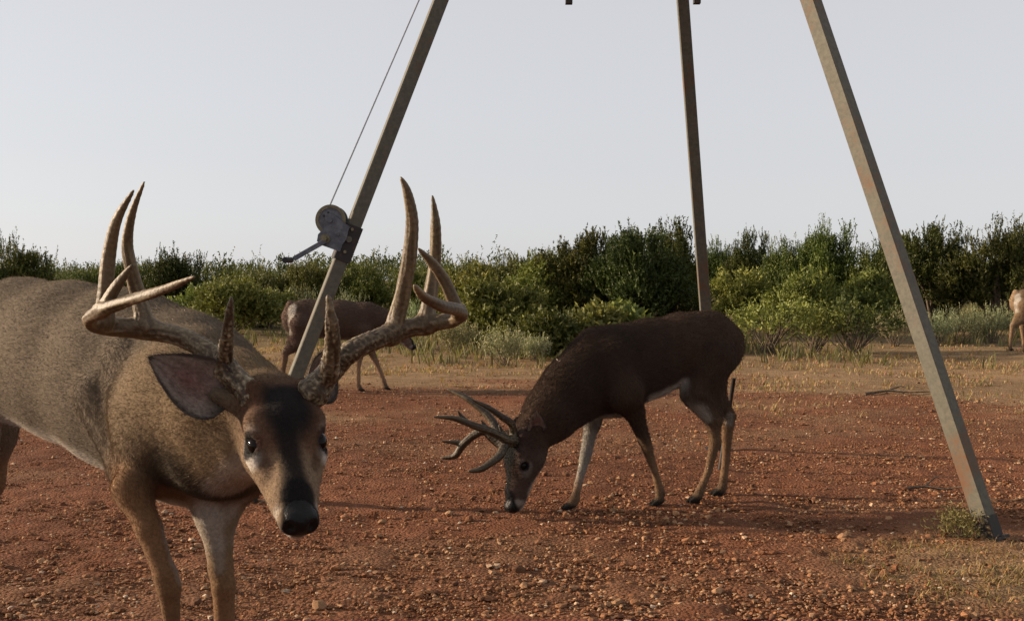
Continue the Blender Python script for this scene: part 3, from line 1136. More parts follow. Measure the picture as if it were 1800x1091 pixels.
# ------------------------------------------------------------------ deer: one continuous skin grown from a distance field
class Body:
    def __init__(self):
        self.pr, self.paint = [], []

    def cone(self, a, b, ra, rb, col=(.2, .15, .1), k=0.03, sq=None, f=None, sub=False):
        """Rounded cone a-b; sq=(axis, factor) flattens it along an axis. Fur runs from a to b."""
        self.pr.append(dict(t='c', a=np.asarray(a, float), b=np.asarray(b, float), ra=ra, rb=rb, col=np.asarray(col, float), k=k, sq=sq, flow=norm(np.asarray(b, float) - a) if f is None else norm(f), sub=sub))

    def chain(self, pts, rad, col, k=0.03, sq=None, cols=None):
        for i in range(len(pts) - 1):
            self.cone(pts[i], pts[i + 1], rad[i], rad[i + 1], col if cols is None else cols[i], k, sq)

    def ell(self, c, R, r, col=(.2, .15, .1), k=0.03, flow=(0, 0, -1), sub=False):
        self.pr.append(dict(t='e', a=np.asarray(c, float), R=np.asarray(R, float), r=np.asarray(r, float), col=np.asarray(col, float), k=k, flow=norm(flow), sub=sub))

    def dab(self, a, b, r, soft, col, s=1.0, nrm=None):
        """A coat marking: a soft-edged capsule of another colour (nrm: only where the skin faces that way)."""
        self.paint.append((np.asarray(a, float), np.asarray(b, float), r, soft, np.asarray(col, float), s, nrm))

    @staticmethod
    def dist(p, X):
        if p['t'] == 'e':
            q = (X - p['a']) @ p['R'].T
            r = p['r']
            k0 = np.sqrt(((q / r) ** 2).sum(-1))
            k1 = np.sqrt(((q / r ** 2) ** 2).sum(-1)) + 1e-9
            return k0 * (k0 - 1) / k1
        a, b = p['a'], p['b']
        d = X - a
        ab = b - a
        if p['sq'] is not None:
            n, s = p['sq']
            n = norm(n)
            d = d + (d @ n)[..., None] * n * (1 / s - 1)
            ab = ab + (ab @ n) * n * (1 / s - 1)
        t = np.clip((d @ ab) / (ab @ ab + 1e-12), 0, 1)
        e = d - t[..., None] * ab
        out = np.sqrt((e * e).sum(-1)) - (p['ra'] + (p['rb'] - p['ra']) * t)
        return out * (0.85 if p['sq'] is not None else 1.0)

    def bounds(self, p, pad):
        if p['t'] == 'e':
            r = p['r'].max()
            return p['a'] - r - pad, p['a'] + r + pad
        r = max(p['ra'], p['rb'])
        return np.minimum(p['a'], p['b']) - r - pad, np.maximum(p['a'], p['b']) + r + pad

    def surface(self, h):
        lo = np.min([self.bounds(p, 0.03)[0] for p in self.pr], 0)
        hi = np.max([self.bounds(p, 0.03)[1] for p in self.pr], 0)
        n = np.ceil((hi - lo) / h).astype(int) + 2
        G = np.full(n, 0.3, np.float32)
        for p in self.pr:
            b0, b1 = self.bounds(p, p['k'] + 3 * h)
            i0 = np.clip(np.floor((b0 - lo) / h).astype(int), 0, n)
            i1 = np.clip(np.ceil((b1 - lo) / h).astype(int) + 1, 0, n)
            ax = [lo[d] + h * np.arange(i0[d], i1[d]) for d in range(3)]
            if min(len(q) for q in ax) == 0:
                continue
            X = np.stack(np.meshgrid(*ax, indexing='ij'), -1)
            D = self.dist(p, X)
            g = G[i0[0]:i1[0], i0[1]:i1[1], i0[2]:i1[2]]
            k = p['k']
            if p['sub']:
                D = -D
                m = np.clip(k - np.abs(g - D), 0, None) / k
                g[...] = np.maximum(g, D) + m * m * k * 0.25
            else:
                m = np.clip(k - np.abs(g - D), 0, None) / k
                g[...] = np.minimum(g, D) - m * m * k * 0.25
        return surface_nets(G, lo, h)

    def colours(self, V, Nn):
        W = np.zeros(len(V))
        C = np.zeros((len(V), 3))
        Fl = np.zeros((len(V), 3))
        for p in self.pr:
            if p['sub']:
                continue
            w = np.exp(-np.clip(np.abs(self.dist(p, V)), 0, 0.4) / 0.014) + 1e-9
            W += w
            C += w[:, None] * p['col']
            Fl += w[:, None] * p['flow']
        C /= W[:, None]
        wob = 0.010 * fbm(V * 28, 3, 4)
        for a, b, r, soft, col, s, nr in self.paint:
            ab = b - a
            t = np.clip(((V - a) @ ab) / (ab @ ab + 1e-12), 0, 1)
            d = np.linalg.norm(V - a - t[:, None] * ab, axis=1) + wob * min(1, soft / 0.03)
            w = s * smooth01(1 - (d - r) / soft)
            if nr is not None:
                w = w * smooth01((Nn @ norm(nr) + 0.25) / 0.6)
            C = C * (1 - w[:, None]) + col * w[:, None]
        return C, Fl


def surface_nets(G, lo, h):
    S = G < 0
    nx, ny, nz = G.shape
    cnt = np.zeros((nx - 1, ny - 1, nz - 1), np.uint8)
    corners = [(i, j, k) for i in (0, 1) for j in (0, 1) for k in (0, 1)]
    for i, j, k in corners:
        cnt += S[i:nx - 1 + i, j:ny - 1 + j, k:nz - 1 + k]
    act = np.argwhere((cnt > 0) & (cnt < 8))
    ids = np.full(cnt.shape, -1, np.int32)
    ids[act[:, 0], act[:, 1], act[:, 2]] = np.arange(len(act))
    val = {c: G[act[:, 0] + c[0], act[:, 1] + c[1], act[:, 2] + c[2]] for c in corners}
    pos = np.zeros((len(act), 3))
    num = np.zeros(len(act))
    for c in corners:
        for ax in range(3):
            if c[ax] == 0:
                e = list(c)
                e[ax] = 1
                e = tuple(e)
                v0, v1 = val[c], val[e]
                x = (v0 < 0) != (v1 < 0)
                t = np.where(x, v0 / np.where(x, v0 - v1, 1), 0)
                q = np.tile(np.array(c, float), (len(act), 1))
                q[:, ax] += t
                pos += np.where(x[:, None], q, 0)
                num += x
    V = lo + h * (act + pos / num[:, None])
    quads = []
    for ax in range(3):
        b, c = (ax + 1) % 3, (ax + 2) % 3
        sl0 = [slice(None)] * 3
        sl1 = [slice(None)] * 3
        sl0[ax], sl1[ax] = slice(0, -1), slice(1, None)
        s0, s1 = S[tuple(sl0)], S[tuple(sl1)]
        e = np.argwhere(s0 != s1)
        e = e[(e[:, b] > 0) & (e[:, c] > 0) & (e[:, b] < G.shape[b] - 1) & (e[:, c] < G.shape[c] - 1)]
        ins = S[e[:, 0], e[:, 1], e[:, 2]]

        def cell(db, dc):
            q = e.copy()
            q[:, b] += db
            q[:, c] += dc
            return ids[q[:, 0], q[:, 1], q[:, 2]]
        Q = np.stack([cell(-1, -1), cell(0, -1), cell(0, 0), cell(-1, 0)], 1)
        Q = np.where(ins[:, None], Q, Q[:, ::-1])
        quads.append(Q[(Q >= 0).all(1)])
    return V, np.concatenate(quads)


def vert_normals(V, F):
    n = np.cross(V[F[:, 2]] - V[F[:, 0]], V[F[:, 3]] - V[F[:, 1]])
    out = np.zeros_like(V)
    for i in range(4):
        np.add.at(out, F[:, i], n)
    return out / (np.linalg.norm(out, axis=1)[:, None] + 1e-12)


class HeadFrame:
    """x to the animal's right, y along the nose, z out of the forehead."""

    def __init__(self, poll, nose, roll=0.0, scale=1.0, up=(0, 0, 1)):
        self.o = np.asarray(poll, float)
        self.Y = norm(np.asarray(nose, float) - poll)
        up = np.asarray(up, float)
        z = norm(up - self.Y * (up @ self.Y))
        x = np.cross(self.Y, z)
        self.X = norm(x * math.cos(roll) + z * math.sin(roll))
        self.Z = np.cross(self.X, self.Y)
        self.s = scale
        self.w = 1.0
        self.R = np.stack([self.X, self.Y, self.Z])

    def __call__(self, x, y, z):
        return self.o + self.s * (x * self.w * self.X + y * self.Y + z * self.Z)

    def vec(self, x, y, z):
        return x * self.X + y * self.Y + z * self.Z


WHITE = (0.50, 0.45, 0.39)
BLACK = (0.010, 0.009, 0.009)
NOSE = (0.0035, 0.003, 0.003)


def head(B, H, coat, crown, face, ears, fine=True):
    s = H.s
    back = H.vec(0, -1, 0)

    def E(c, r, col, k=0.02, sub=False, R=None):
        B.ell(H(*c), H.R if R is None else R, np.array(r) * s * np.array([H.w, 1, 1]), col, k * s, back, sub)

    def C(a, b, ra, rb, col, k=0.02, sq=None):
        B.cone(H(*a), H(*b), ra * s, rb * s, col, k * s, None if sq is None else (H.vec(*sq[0]), sq[1]))
    E((0, 0.045, 0.0), (0.066, 0.085, 0.060), crown, 0.03)
    E((0, 0.092, 0.010), (0.059, 0.07, 0.048), crown, 0.03)
    C((0, 0.225, -0.004), (0, 0.10, 0.004), 0.0325, 0.054, face, 0.03, ((1, 0, 0), 0.94))
    C((0, 0.275, -0.012), (0, 0.225, -0.004), 0.026, 0.0325, face, 0.02)
    C((0, 0.255, -0.036), (0, 0.06, -0.052), 0.020, 0.044, face, 0.03, ((1, 0, 0), 0.9))
    for q in (-1, 1):
        E((q * 0.034, 0.080, -0.045), (0.026, 0.055, 0.042), face, 0.03)
        C((q * 0.010, 0.245, -0.020), (q * 0.034, 0.105, -0.030), 0.024, 0.034, face, 0.03)
        C((q * 0.051, 0.150, 0.012), (q * 0.050, 0.085, 0.036), 0.011, 0.019, face, 0.022)      # brow and cheek bone
        C((q * 0.040, 0.185, -0.006), (q * 0.054, 0.135, 0.000), 0.012, 0.014, face, 0.02)
        C((q * 0.044, 0.015, 0.045), (q * 0.034, 0.045, 0.025), 0.022, 0.027, crown, 0.02)          # pedicles
        E((q * 0.0165, 0.285, -0.010), (0.0165, 0.024, 0.022), face, 0.012)                    # nostril wings
    E((0, 0.292, -0.008), (0.0255, 0.021, 0.026), NOSE, 0.012)
    E((0, 0.270, -0.042), (0.021, 0.028, 0.017), WHITE, 0.010)
    for q in (-1, 1):
        B.ell(H(q * 0.063, 0.131, 0.019), H.R, np.array([0.013, 0.020, 0.014]) * s, k=0.010 * s, sub=True)
        if fine:
            R2 = np.stack([norm(H.vec(1, q * -0.5, 0.3)), norm(H.vec(q * 0.5, 1, 0)), H.Z])
            B.ell(H(q * 0.0185, 0.308, -0.004), H.R, np.array([0.008, 0.009, 0.011]) * s, k=0.006 * s, sub=True)
            B.cone(H(q * 0.032, 0.25, -0.034), H(q * 0.018, 0.295, -0.030), 0.0025 * s, 0.0025 * s, k=0.008 * s, sub=True)
    # markings
    for q in (-1, 1):
        B.dab(H(q * 0.05, 0.10, -0.05), H(q * 0.03, 0.22, -0.03), 0.024 * s, 0.03 * s, face)
        B.dab(H(q * 0.066, 0.128, 0.010), H(q * 0.062, 0.150, 0.008), 0.016 * s, 0.014 * s, WHITE, 0.9 if fine else 0.12)
        B.dab(H(q * 0.056, 0.100, 0.034), H(q * 0.058, 0.120, 0.036), 0.008 * s, 0.010 * s, WHITE, 0.3 if fine else 0.2)
        B.dab(H(q * 0.050, 0.150, 0.020), H(q * 0.038, 0.185, 0.014), 0.005 * s, 0.010 * s, tuple(np.array(crown) * 0.6), 0.6)   # tear line
        B.dab(H(q * 0.062, 0.130, 0.019), H(q * 0.062, 0.130, 0.019), (0.0250 if fine else 0.016) * s, 0.006 * s, BLACK, 0.97)
        B.dab(H(q * 0.026, 0.268, -0.010), H(q * 0.024, 0.262, -0.024), 0.010 * s, 0.010 * s, WHITE, 0.4)
    for q in (-1, 1):
        B.dab(H(q * 0.035, 0.06, 0.05), H(q * 0.030, 0.135, 0.035), 0.013 * s, 0.026 * s, crown, 0.7)
        B.dab(H(q * 0.055, 0.03, 0.03), H(q * 0.050, 0.09, 0.04), 0.012 * s, 0.022 * s, crown, 0.5)
    B.dab(H(0, 0.055, 0.07), H(0, 0.10, 0.062), 0.028 * s, 0.034 * s, tuple(np.maximum(np.array(crown) * 0.12, 0.009)), 0.97)
    B.dab(H(0.004, 0.10, 0.060), H(0.004, 0.26, 0.024), 0.010 * s, 0.022 * s, tuple(np.maximum(np.array(crown) * 0.14, 0.009)), 0.95)
    B.dab(H(0, 0.255, 0.018), H(0, 0.275, 0.012), 0.025 * s, 0.012 * s, BLACK, 0.97)
    B.dab(H(0, 0.302, -0.008), H(0, 0.288, -0.004), 0.031 * s, 0.006 * s, NOSE, 1.0)
    B.dab(H(0, 0.290, -0.056), H(0, 0.250, -0.060), 0.017 * s, 0.012 * s, WHITE, 0.9)
    B.dab(H(0, 0.10, -0.13), H(0, 0.20, -0.09), 0.05 * s, 0.03 * s, WHITE, 0.6)
    isl = []
    for e in ears:
        isl.append(ear_mesh(*e, coat, s))
        b, t = np.asarray(e[0]), np.asarray(e[1])
        B.cone(b + (t - b) * 0.16, H(0.035 * np.sign((b - H.o) @ H.X), 0.02, 0.0), 0.017 * s, 0.03 * s, coat, 0.02 * s)
    return isl


def ear_mesh(base, tip, face_dir, width, coat, s):
    """A cupped leaf-shaped ear: inner and outer skins joined at the rim."""
    base, tip = np.asarray(base, float), np.asarray(tip, float)
    ax = tip - base
    L = np.linalg.norm(ax)
    ax = ax / L
    fd = np.asarray(face_dir, float)
    fd = norm(fd - ax * (fd @ ax))
    sd = np.cross(ax, fd)
    nu, nv = 22, 15
    V, C = [], []
    coat = np.array(coat)
    for side in (0, 1):
        for i in range(nu):
            u = i / (nu - 1)
            wd = width * (np.sin(math.pi * min(u ** 0.72, 1)) ** 0.75 * (1 - 0.18 * u) if u < 1 else 0) * 0.5 + width * 0.17 * (1 - u) ** 1.6
            for j in range(nv):
                v = 2 * j / (nv - 1) - 1
                th = v * (1.45 - 0.75 * u)
                cup = (1 - math.cos(th)) / (1.45 - 0.75 * u + 0.1)
                x = math.sin(th) / math.sin(max(1.45 - 0.75 * u, 0.3)) if abs(1.45 - 0.75 * u) > 0.3 else v
                x = max(-1, min(1, x)) if u > 0 else x
                p = base + ax * (u * L) + sd * (x * wd) + fd * (cup * wd * 0.9 - (0.0035 * s * (1 - abs(v) ** 4) * (1 - u ** 6) if side else 0) - 0.15 * L * u * u * 0.3)
                p = p + fd * 0.004 * s * math.sin(v * 9 + u * 4) * (1 - u) * (1 - abs(v))
                V.append(p)
                if side == 0:
                    pink = np.array([0.22, 0.105, 0.09])
                    grey = np.array([0.21, 0.165, 0.138]) * (0.75 + 0.5 * abs(math.sin(v * 7.0 + 1.5 * math.sin(u * 5))))
                    m = max(0, 1 - abs(v) * 1.3) * max(0, 1 - abs(u - 0.5) * 2.0)
                    c = grey * (1 - m) + pink * 0.75 * m
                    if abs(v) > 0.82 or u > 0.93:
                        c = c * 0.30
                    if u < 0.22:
                        c = c * (0.12 + 4 * u)  # shade of the ear's hollow put into the colour towards the base
                else:
                    c = coat * 0.75 * (1 - 0.6 * u ** 3)
                C.append(c)
    V, C = np.array(V), np.array(C)
    idx = np.arange(nu * nv).reshape(nu, nv)
    A = np.stack([idx[:-1, :-1], idx[:-1, 1:], idx[1:, 1:], idx[1:, :-1]], -1).reshape(-1, 4)
    Bk = A[:, ::-1] + nu * nv
    rim = []
    edge = list(idx[:, 0]) + list(idx[-1, 1:]) + list(idx[::-1, -1][1:])
    for a, b in zip(edge[:-1], edge[1:]):
        rim.append((a, b, b + nu * nv, a + nu * nv))
    return V, np.concatenate([A, Bk, np.array(rim)]), C, ax


def make_fur(root, V, F, Nn, C, Fl, count, length, rad, seed, lift=0.35):
    r = np.random.default_rng(seed)
    q = V[F]
    area = np.linalg.norm(np.cross(q[:, 2] - q[:, 0], q[:, 3] - q[:, 1]), axis=1)
    lum = length(V[F[:, 0]])
    pr = area * (lum > 0)
    fi = r.choice(len(F), count, p=pr / pr.sum())
    a, b = r.random(count)[:, None], r.random(count)[:, None]
    f = F[fi]

    def lerp(A):
        return (A[f[:, 0]] * (1 - a) + A[f[:, 1]] * a) * (1 - b) + (A[f[:, 3]] * (1 - a) + A[f[:, 2]] * a) * b
    p, n, fl, c = lerp(V), lerp(Nn), lerp(Fl), lerp(C)
    n /= np.linalg.norm(n, axis=1)[:, None] + 1e-9
    fl = fl - n * (fl * n).sum(1)[:, None]
    fl /= np.linalg.norm(fl, axis=1)[:, None] + 1e-9
    fl = fl + r.normal(size=(count, 3)) * 0.22 + 0.12 * np.stack([vnoise(p * 14 + o, 50 + o) for o in (0, 40, 80)], 1)
    ln = (length(p) * (0.6 + 0.6 * r.random(count)))[:, None]
    root_p = p - n * 0.001
    mid = p + (fl * 0.55 + n * lift) * ln * 0.6
    tip = p + (fl * 1.0 + n * lift * 0.85) * ln
    pts = np.stack([root_p, mid, tip], 1).astype(np.float32)
    hc = bpy.data.hair_curves.new('fur')
    hc.add_curves([3] * count)
    hc.attributes['position'].data.foreach_set('vector', pts.ravel())
    ra = hc.attributes.get('radius') or hc.attributes.new('radius', 'FLOAT', 'POINT')
    rr = np.tile(np.array([1.0, 0.75, 0.1], np.float32) * rad, count)
    ra.data.foreach_set('value', rr)
    ca = hc.attributes.new('col', 'FLOAT_COLOR', 'CURVE')
    c4 = np.ones((count, 4), np.float32)
    c4[:, :3] = c * (0.62 + 0.75 * r.random((count, 1)))
    ca.data.foreach_set('color', c4.ravel())
    hc.materials.append(M_FUR)
    o = bpy.data.objects.new('fur', hc)
    COL.objects.link(o)
    o.parent = root
    o.matrix_parent_inverse = Matrix.Translation(-root.location)
    return o


def antler(root, beams, seed, h=0.003, base=None, tone=1.0, fat=1.0):
    """beams: list of (points, radii); the first is the main beam, from the burr outwards."""
    B = Body()
    for i, (pts, rad) in enumerate(beams):
        p = np.asarray(pts, float)
        m = max(12, 4 * len(p))                              # smooth curve through the points
        t = np.linspace(0, len(p) - 1, m)
        i1 = np.clip(np.floor(t).astype(int), 0, len(p) - 2)
        f = (t - i1)[:, None]
        p0, p1, p2, p3 = p[np.maximum(i1 - 1, 0)], p[i1], p[i1 + 1], p[np.minimum(i1 + 2, len(p) - 1)]
        q = 0.5 * (2 * p1 + (p2 - p0) * f + (2 * p0 - 5 * p1 + 4 * p2 - p3) * f * f + (3 * p1 - p0 - 3 * p2 + p3) * f ** 3)
        rr = np.interp(t, np.linspace(0, len(p) - 1, len(rad)), rad)
        for k in range(m - 1):
            B.cone(q[k], q[k + 1], rr[k] * 0.93 * fat, rr[k + 1] * 0.93 * fat, k=0.002 if k else 0.016)
        if i == 0:
            B.cone(q[0], q[1] * 0.25 + q[0] * 0.75, rr[0] * 1.22, rr[0] * 1.1, k=0.008)
    V, F = B.surface(h)
    Nn = vert_normals(V, F)
    base = np.asarray(beams[0][0][0] if base is None else base, float)
    db = np.linalg.norm(V - base, axis=1)
    rough = smooth01(1.15 - db / 0.30)
    pearl = np.clip(0.8 * vnoise(V * 240, seed) + 0.6 * vnoise(V * 380, seed + 1), -0.6, 1)
    # furrows that run along the beam: noise stretched along the nearest piece
    best = np.full(len(V), 9.0)
    off = np.zeros((len(V), 3))
    arc = np.zeros(len(V))
    run = 0.0
    for p in B.pr:
        d = Body.dist(p, V)
        m = d < best
        best[m] = d[m]
        ab = p['b'] - p['a']
        t = ((V[m] - p['a']) @ ab) / (ab @ ab + 1e-12)
        off[m] = V[m] - p['a'] - t[:, None] * ab
        arc[m] = run + t * np.linalg.norm(ab)
        run += np.linalg.norm(ab)
    W = off * 230 + arc[:, None] * np.array([11.0, 7.0, 9.0])
    groove = vnoise(W, seed + 2)
    V = V + Nn * (pearl * rough * 0.0021 + groove * (0.0012 * (1 - rough) + 0.0010) * smooth01(1.6 - db / 0.34))[:, None]
    tipness = smooth01((db - 0.10) / 0.30)[:, None]
    brown = np.array([0.054, 0.030, 0.013])
    bone = np.array([0.160, 0.110, 0.058])
    crest = np.array([0.42, 0.335, 0.205])
    c = brown * (1 - tipness * 0.85) + bone * tipness * 0.85
    up = np.clip(pearl, 0, 1)[:, None] * rough[:, None] * 0.8 + np.clip(groove, 0, 1)[:, None] * 0.45
    c = c * (1 - up) + crest * up
    c = c * (1 - 0.45 * np.clip(-groove, 0, 1)[:, None])
    me = np_mesh('antler', V, [F], c * tone, True)
    return link('antler', me, M_ANTLER, root)


def eyes(root, H, r=0.0195):
    for q in (-1, 1):
        c = H(q * 0.0485, 0.128, 0.019)
        mb = MB()
        nu, nv = 12, 20
        V, fs = [], []
        for i in range(nu + 1):
            for j in range(nv):
                a, b = math.pi * i / nu, 2 * math.pi * j / nv
                V.append(c + H.s * r * (H.X * math.cos(a) * q + math.sin(a) * (H.Y * math.cos(b) * 1.12 + H.Z * math.sin(b) * 0.92)))
        for i in range(nu):
            for j in range(nv):
                k = (j + 1) % nv
                fs.append((i * nv + j, i * nv + k, (i + 1) * nv + k, (i + 1) * nv + j) if q > 0 else (i * nv + j, (i + 1) * nv + j, (i + 1) * nv + k, i * nv + k))
        mb.add(np.array(V), fs)
        mb.round = True
        mb.build('eye', M_EYE, root)


def finish(root, B, islands, h, fur=None, seed=1):
    V, F = B.surface(h)
    Nn = vert_normals(V, F)
    C, Fl = B.colours(V, Nn)
    V = V + Nn * (0.0035 * fbm(V * 9, 2, seed + 3) * smooth01((V[:, 2] - 0.45) / 0.2))[:, None]      # play of muscle under the coat
    mott = 1 + 0.16 * fbm(V * np.array([9, 9, 9]), 4, seed)[:, None]
    C = C * mott
    Va, Fa, Ca = [V], [F], [C]
    n = len(V)
    for iv, jf, ic, _ in islands:
        Va.append(iv)
        Fa.append(jf + n)
        Ca.append(ic)
        n += len(iv)
    me = np_mesh('body', np.concatenate(Va), [np.concatenate(Fa)], np.concatenate(Ca), True)
    o = link('body', me, M_COAT, root)
    if fur:
        for iv, jf, ic, ia in islands:
            F = np.concatenate([F, jf + len(V)])
            V = np.concatenate([V, iv])
            Nn = np.concatenate([Nn, vert_normals(iv, jf)])
            C = np.concatenate([C, ic])
            Fl = np.concatenate([Fl, np.tile(ia, (len(iv), 1))])
        make_fur(root, V, F, Nn, C, Fl, seed=seed, **fur)
    return o


def leg(B, pts, rad, cols, k=0.03, sq=None):
    for i in range(len(pts) - 1):
        B.cone(pts[i], pts[i + 1], rad[i], rad[i + 1], cols[min(i, len(cols) - 1)], k if i < 2 else 0.012, sq if i < 2 else None)


def hoof(B, p, fwd, s=1.0):
    """Two dark toes under the pastern, flat on the ground."""
    fwd = norm([fwd[0], fwd[1], 0])
    sd = np.array([-fwd[1], fwd[0], 0])
    g = gz1(p[0], p[1])
    for q in (-1, 1):
        a = np.array([p[0], p[1], g + 0.030 * s]) + sd * q * 0.011 * s - fwd * 0.012 * s
        b = np.array([p[0], p[1], g + 0.010 * s]) + sd * q * 0.013 * s + fwd * 0.036 * s
        B.cone(a, b, 0.017 * s, 0.010 * s, BLACK, 0.006)
    B.dab([p[0], p[1], g], np.array([p[0], p[1], g]) + fwd * 0.03 * s, 0.030 * s, 0.012 * s, (0.018, 0.015, 0.013), 1.0)
    B.cone(np.array([p[0], p[1], g + 0.065 * s]) - fwd * 0.022 * s, np.array([p[0], p[1], g + 0.05 * s]) - fwd * 0.034 * s, 0.009 * s, 0.007 * s, BLACK, 0.01)   # dew claws


# ---- the near buck: enters from the left, head turned to the camera
def near_buck():
    coat = np.array([0.112, 0.084, 0.058])
    side = np.array([0.122, 0.094, 0.067])
    tan = np.array([0.185, 0.100, 0.050])
    neckc = np.array([0.175, 0.120, 0.069])
    B = Body()
    hd = norm([0.80, -0.60, 0])                              # the way the body points
    lf = np.array([-hd[1], hd[0], 0])                        # its left
    rt = -lf
    sh = np.array([-0.70, 2.36, 0.81])                       # between the shoulders

    def T(f, r, z):
        return sh + hd * f + rt * r + np.array([0, 0, z])
    sq = (lf, 0.80)
    B.chain([T(0.16, 0, -0.04), T(0.0, 0, -0.012), T(-0.22, 0, 0.038), T(-0.45, 0, 0.072), T(-0.66, 0, 0.090), T(-0.86, 0, 0.08)], [0.135, 0.185, 0.186, 0.174, 0.166, 0.13], side, 0.06, sq)
    B.cone(T(-0.04, 0, 0.09), T(-0.24, 0, 0.15), 0.07, 0.06, coat, 0.07)                   # withers
    B.cone(T(0.20, 0, -0.08), T(0.11, 0, -0.135), 0.075, 0.076, tan, 0.05)                   # brisket
    B.cone(T(0.11, 0, -0.135), T(-0.10, 0, -0.125), 0.07, 0.065, tan, 0.05)
    for q in (1, -1):                                       # q=1: its right side, nearer to the camera
        B.cone(T(-0.05, q * 0.10, 0.09), T(0.10, q * 0.120, -0.06), 0.050, 0.070, side, 0.04)
        B.cone(T(-0.12, q * 0.140, 0.02), T(-0.03, q * 0.120, -0.12), 0.036, 0.038, side, 0.045)     # rear edge of the shoulder
        B.cone(T(0.02, q * 0.150, 0.02), T(0.04, q * 0.128, -0.13), 0.030, 0.035, side, 0.035)       # shoulder blade
        B.cone(T(0.10, q * 0.118, -0.05), T(0.0, q * 0.112, -0.13), 0.064, 0.046, side, 0.05)     # upper arm
        e = -0.05 if q > 0 else -0.33
        B.cone(T(-0.84 + e, q * 0.08, 0.05), T(-0.73 + e, q * 0.11, -0.16), 0.145, 0.080, side, 0.06)
    # forelegs: elbow, forearm, knee, cannon, fetlock
    gr = 0.0
    R = [T(0.0, 0.112, -0.12), P(232, 858, 2.15), P(262, 930, 2.12), P(291, 1012, 2.10), P(297, 1034, 2.10)]
    R += [P(303, 1110, 2.11), P(312, 1260, 2.12), P(316, 1400, 2.14)]
    R[7][2] = gz1(R[7][0], R[7][1]) + 0.09
    R.append(R[7] + hd * 0.03 - [0, 0, 0.055])
    leg(B, R, [0.050, 0.031, 0.0235, 0.0210, 0.0205, 0.0145, 0.0165, 0.020, 0.019], [tan, tan * 0.95, tan * 0.85, tan * 0.8])
    hoof(B, R[8], hd, 1.1)
    L = [T(0.03, -0.112, -0.13), P(381, 905, 2.27), P(388, 1000, 2.25), P(393, 1030, 2.24), P(398, 1240, 2.26), P(402, 1360, 2.27)]
    L[5][2] = gz1(L[5][0], L[5][1]) + 0.09
    L.append(L[5] + hd * 0.03 - [0, 0, 0.055])
    leg(B, L, [0.055, 0.037, 0.0235, 0.0225, 0.018, 0.020, 0.019], [neckc * 0.9, neckc, tan, tan])
    hoof(B, L[6], hd, 1.1)
    for q, off in ((1, -0.05), (-1, -0.30)):                   # hind legs, mostly outside the picture
        hp = [T(-0.72 + off * 1.25, q * 0.11, -0.14), T(-0.66 + off * 1.5, q * 0.11, -0.30), T(-0.92 + off, q * 0.10, -0.44), T(-0.91 + off, q * 0.10, -0.70)]
        e = T(-0.89 + off, q * 0.10, 0)
        e[2] = gz1(e[0], e[1]) + 0.03
        leg(B, hp + [e], [0.098, 0.068, 0.032, 0.022, 0.019], [tan, tan, tan])
        hoof(B, e, hd, 1.1)
    B.cone(T(-0.97, 0, 0.10), T(-1.03, 0, -0.12), 0.045, 0.03, coat, 0.04)
    # neck
    n0, n1, n2, n3 = T(0.04, 0.0, -0.02), P(330, 722, 2.24), P(395, 722, 2.15), P(462, 722, 2.07)
    B.chain([n3, n2, n1, n0], [0.080, 0.105, 0.124, 0.150], neckc, 0.06, cols=[neckc, neckc, neckc * 0.95])
    B.cone(P(418, 695, 2.14), P(352, 662, 2.24), 0.058, 0.070, coat * 0.6, 0.05)               # mane of the neck, shade behind the antler put into its colour
    B.cone(P(352, 662, 2.24), T(-0.08, 0, 0.06), 0.070, 0.085, coat * 0.8, 0.06)
    B.cone(P(432, 790, 2.08), P(380, 800, 2.16), 0.055, 0.085, neckc * 1.1, 0.05)
    # head
    H = HeadFrame(P(486, 706, 2.04), P(528, 910, 1.835), 0.0, 0.97)
    H.w = 1.09
    face = np.array([0.185, 0.124, 0.077])
    crown = np.array([0.080, 0.036, 0.021])
    earR = (P(404, 706, 2.0), P(259, 626, 1.985), (0.18, -1, 0.12), 0.100)
    earL = (H(-0.055, -0.005, 0.010), H(-0.120, -0.115, 0.03), tuple(H.vec(-0.6, 0.3, 0.5)), 0.085)
    isl = head(B, H, coat, crown, face, [earR, earL])
    # markings of the body
    B.dab(T(0.05, 0, -0.26), T(-0.3, 0, -0.22), 0.060, 0.07, np.array(WHITE) * 0.8, 0.75)
    B.dab(T(-0.22, 0.07, -0.145), T(-0.85, 0.07, -0.085), 0.030, 0.050, np.array(WHITE) * 0.8, 0.85)
    B.dab(T(-0.3, 0, -0.22), T(-0.8, 0, -0.16), 0.075, 0.07, np.array(WHITE) * 0.8, 0.8)
    B.dab(T(0.19, 0.03, -0.20), T(0.15, 0.06, -0.20), 0.022, 0.03, np.array(WHITE) * 0.6, 0.6)
    B.dab(P(312, 826, 2.13), P(396, 850, 2.17), 0.042, 0.055, coat * 0.22, 0.85)                      # dark brisket hair and neck crease shade, both put into the colour
    B.dab(P(362, 900, 2.22), P(385, 990, 2.20), 0.016, 0.024, np.array(WHITE) * 0.75, 0.8)                      # pale inside of the left foreleg
    B.dab(P(292, 930, 2.13), P(315, 1010, 2.11), 0.012, 0.016, np.array(WHITE) * 0.5, 0.5)
    B.dab(P(440, 830, 2.04), P(400, 850, 2.1), 0.03, 0.03, WHITE, 0.4)
    B.dab(T(-0.1, 0.0, 0.22), T(-0.8, 0, 0.27), 0.05, 0.10, coat * 0.75, 0.6)
    root = empty('near_buck', [sh[0], sh[1], gz1(sh[0], sh[1])], 'large tan buck with tall antlers in the left foreground facing the camera', 'deer')

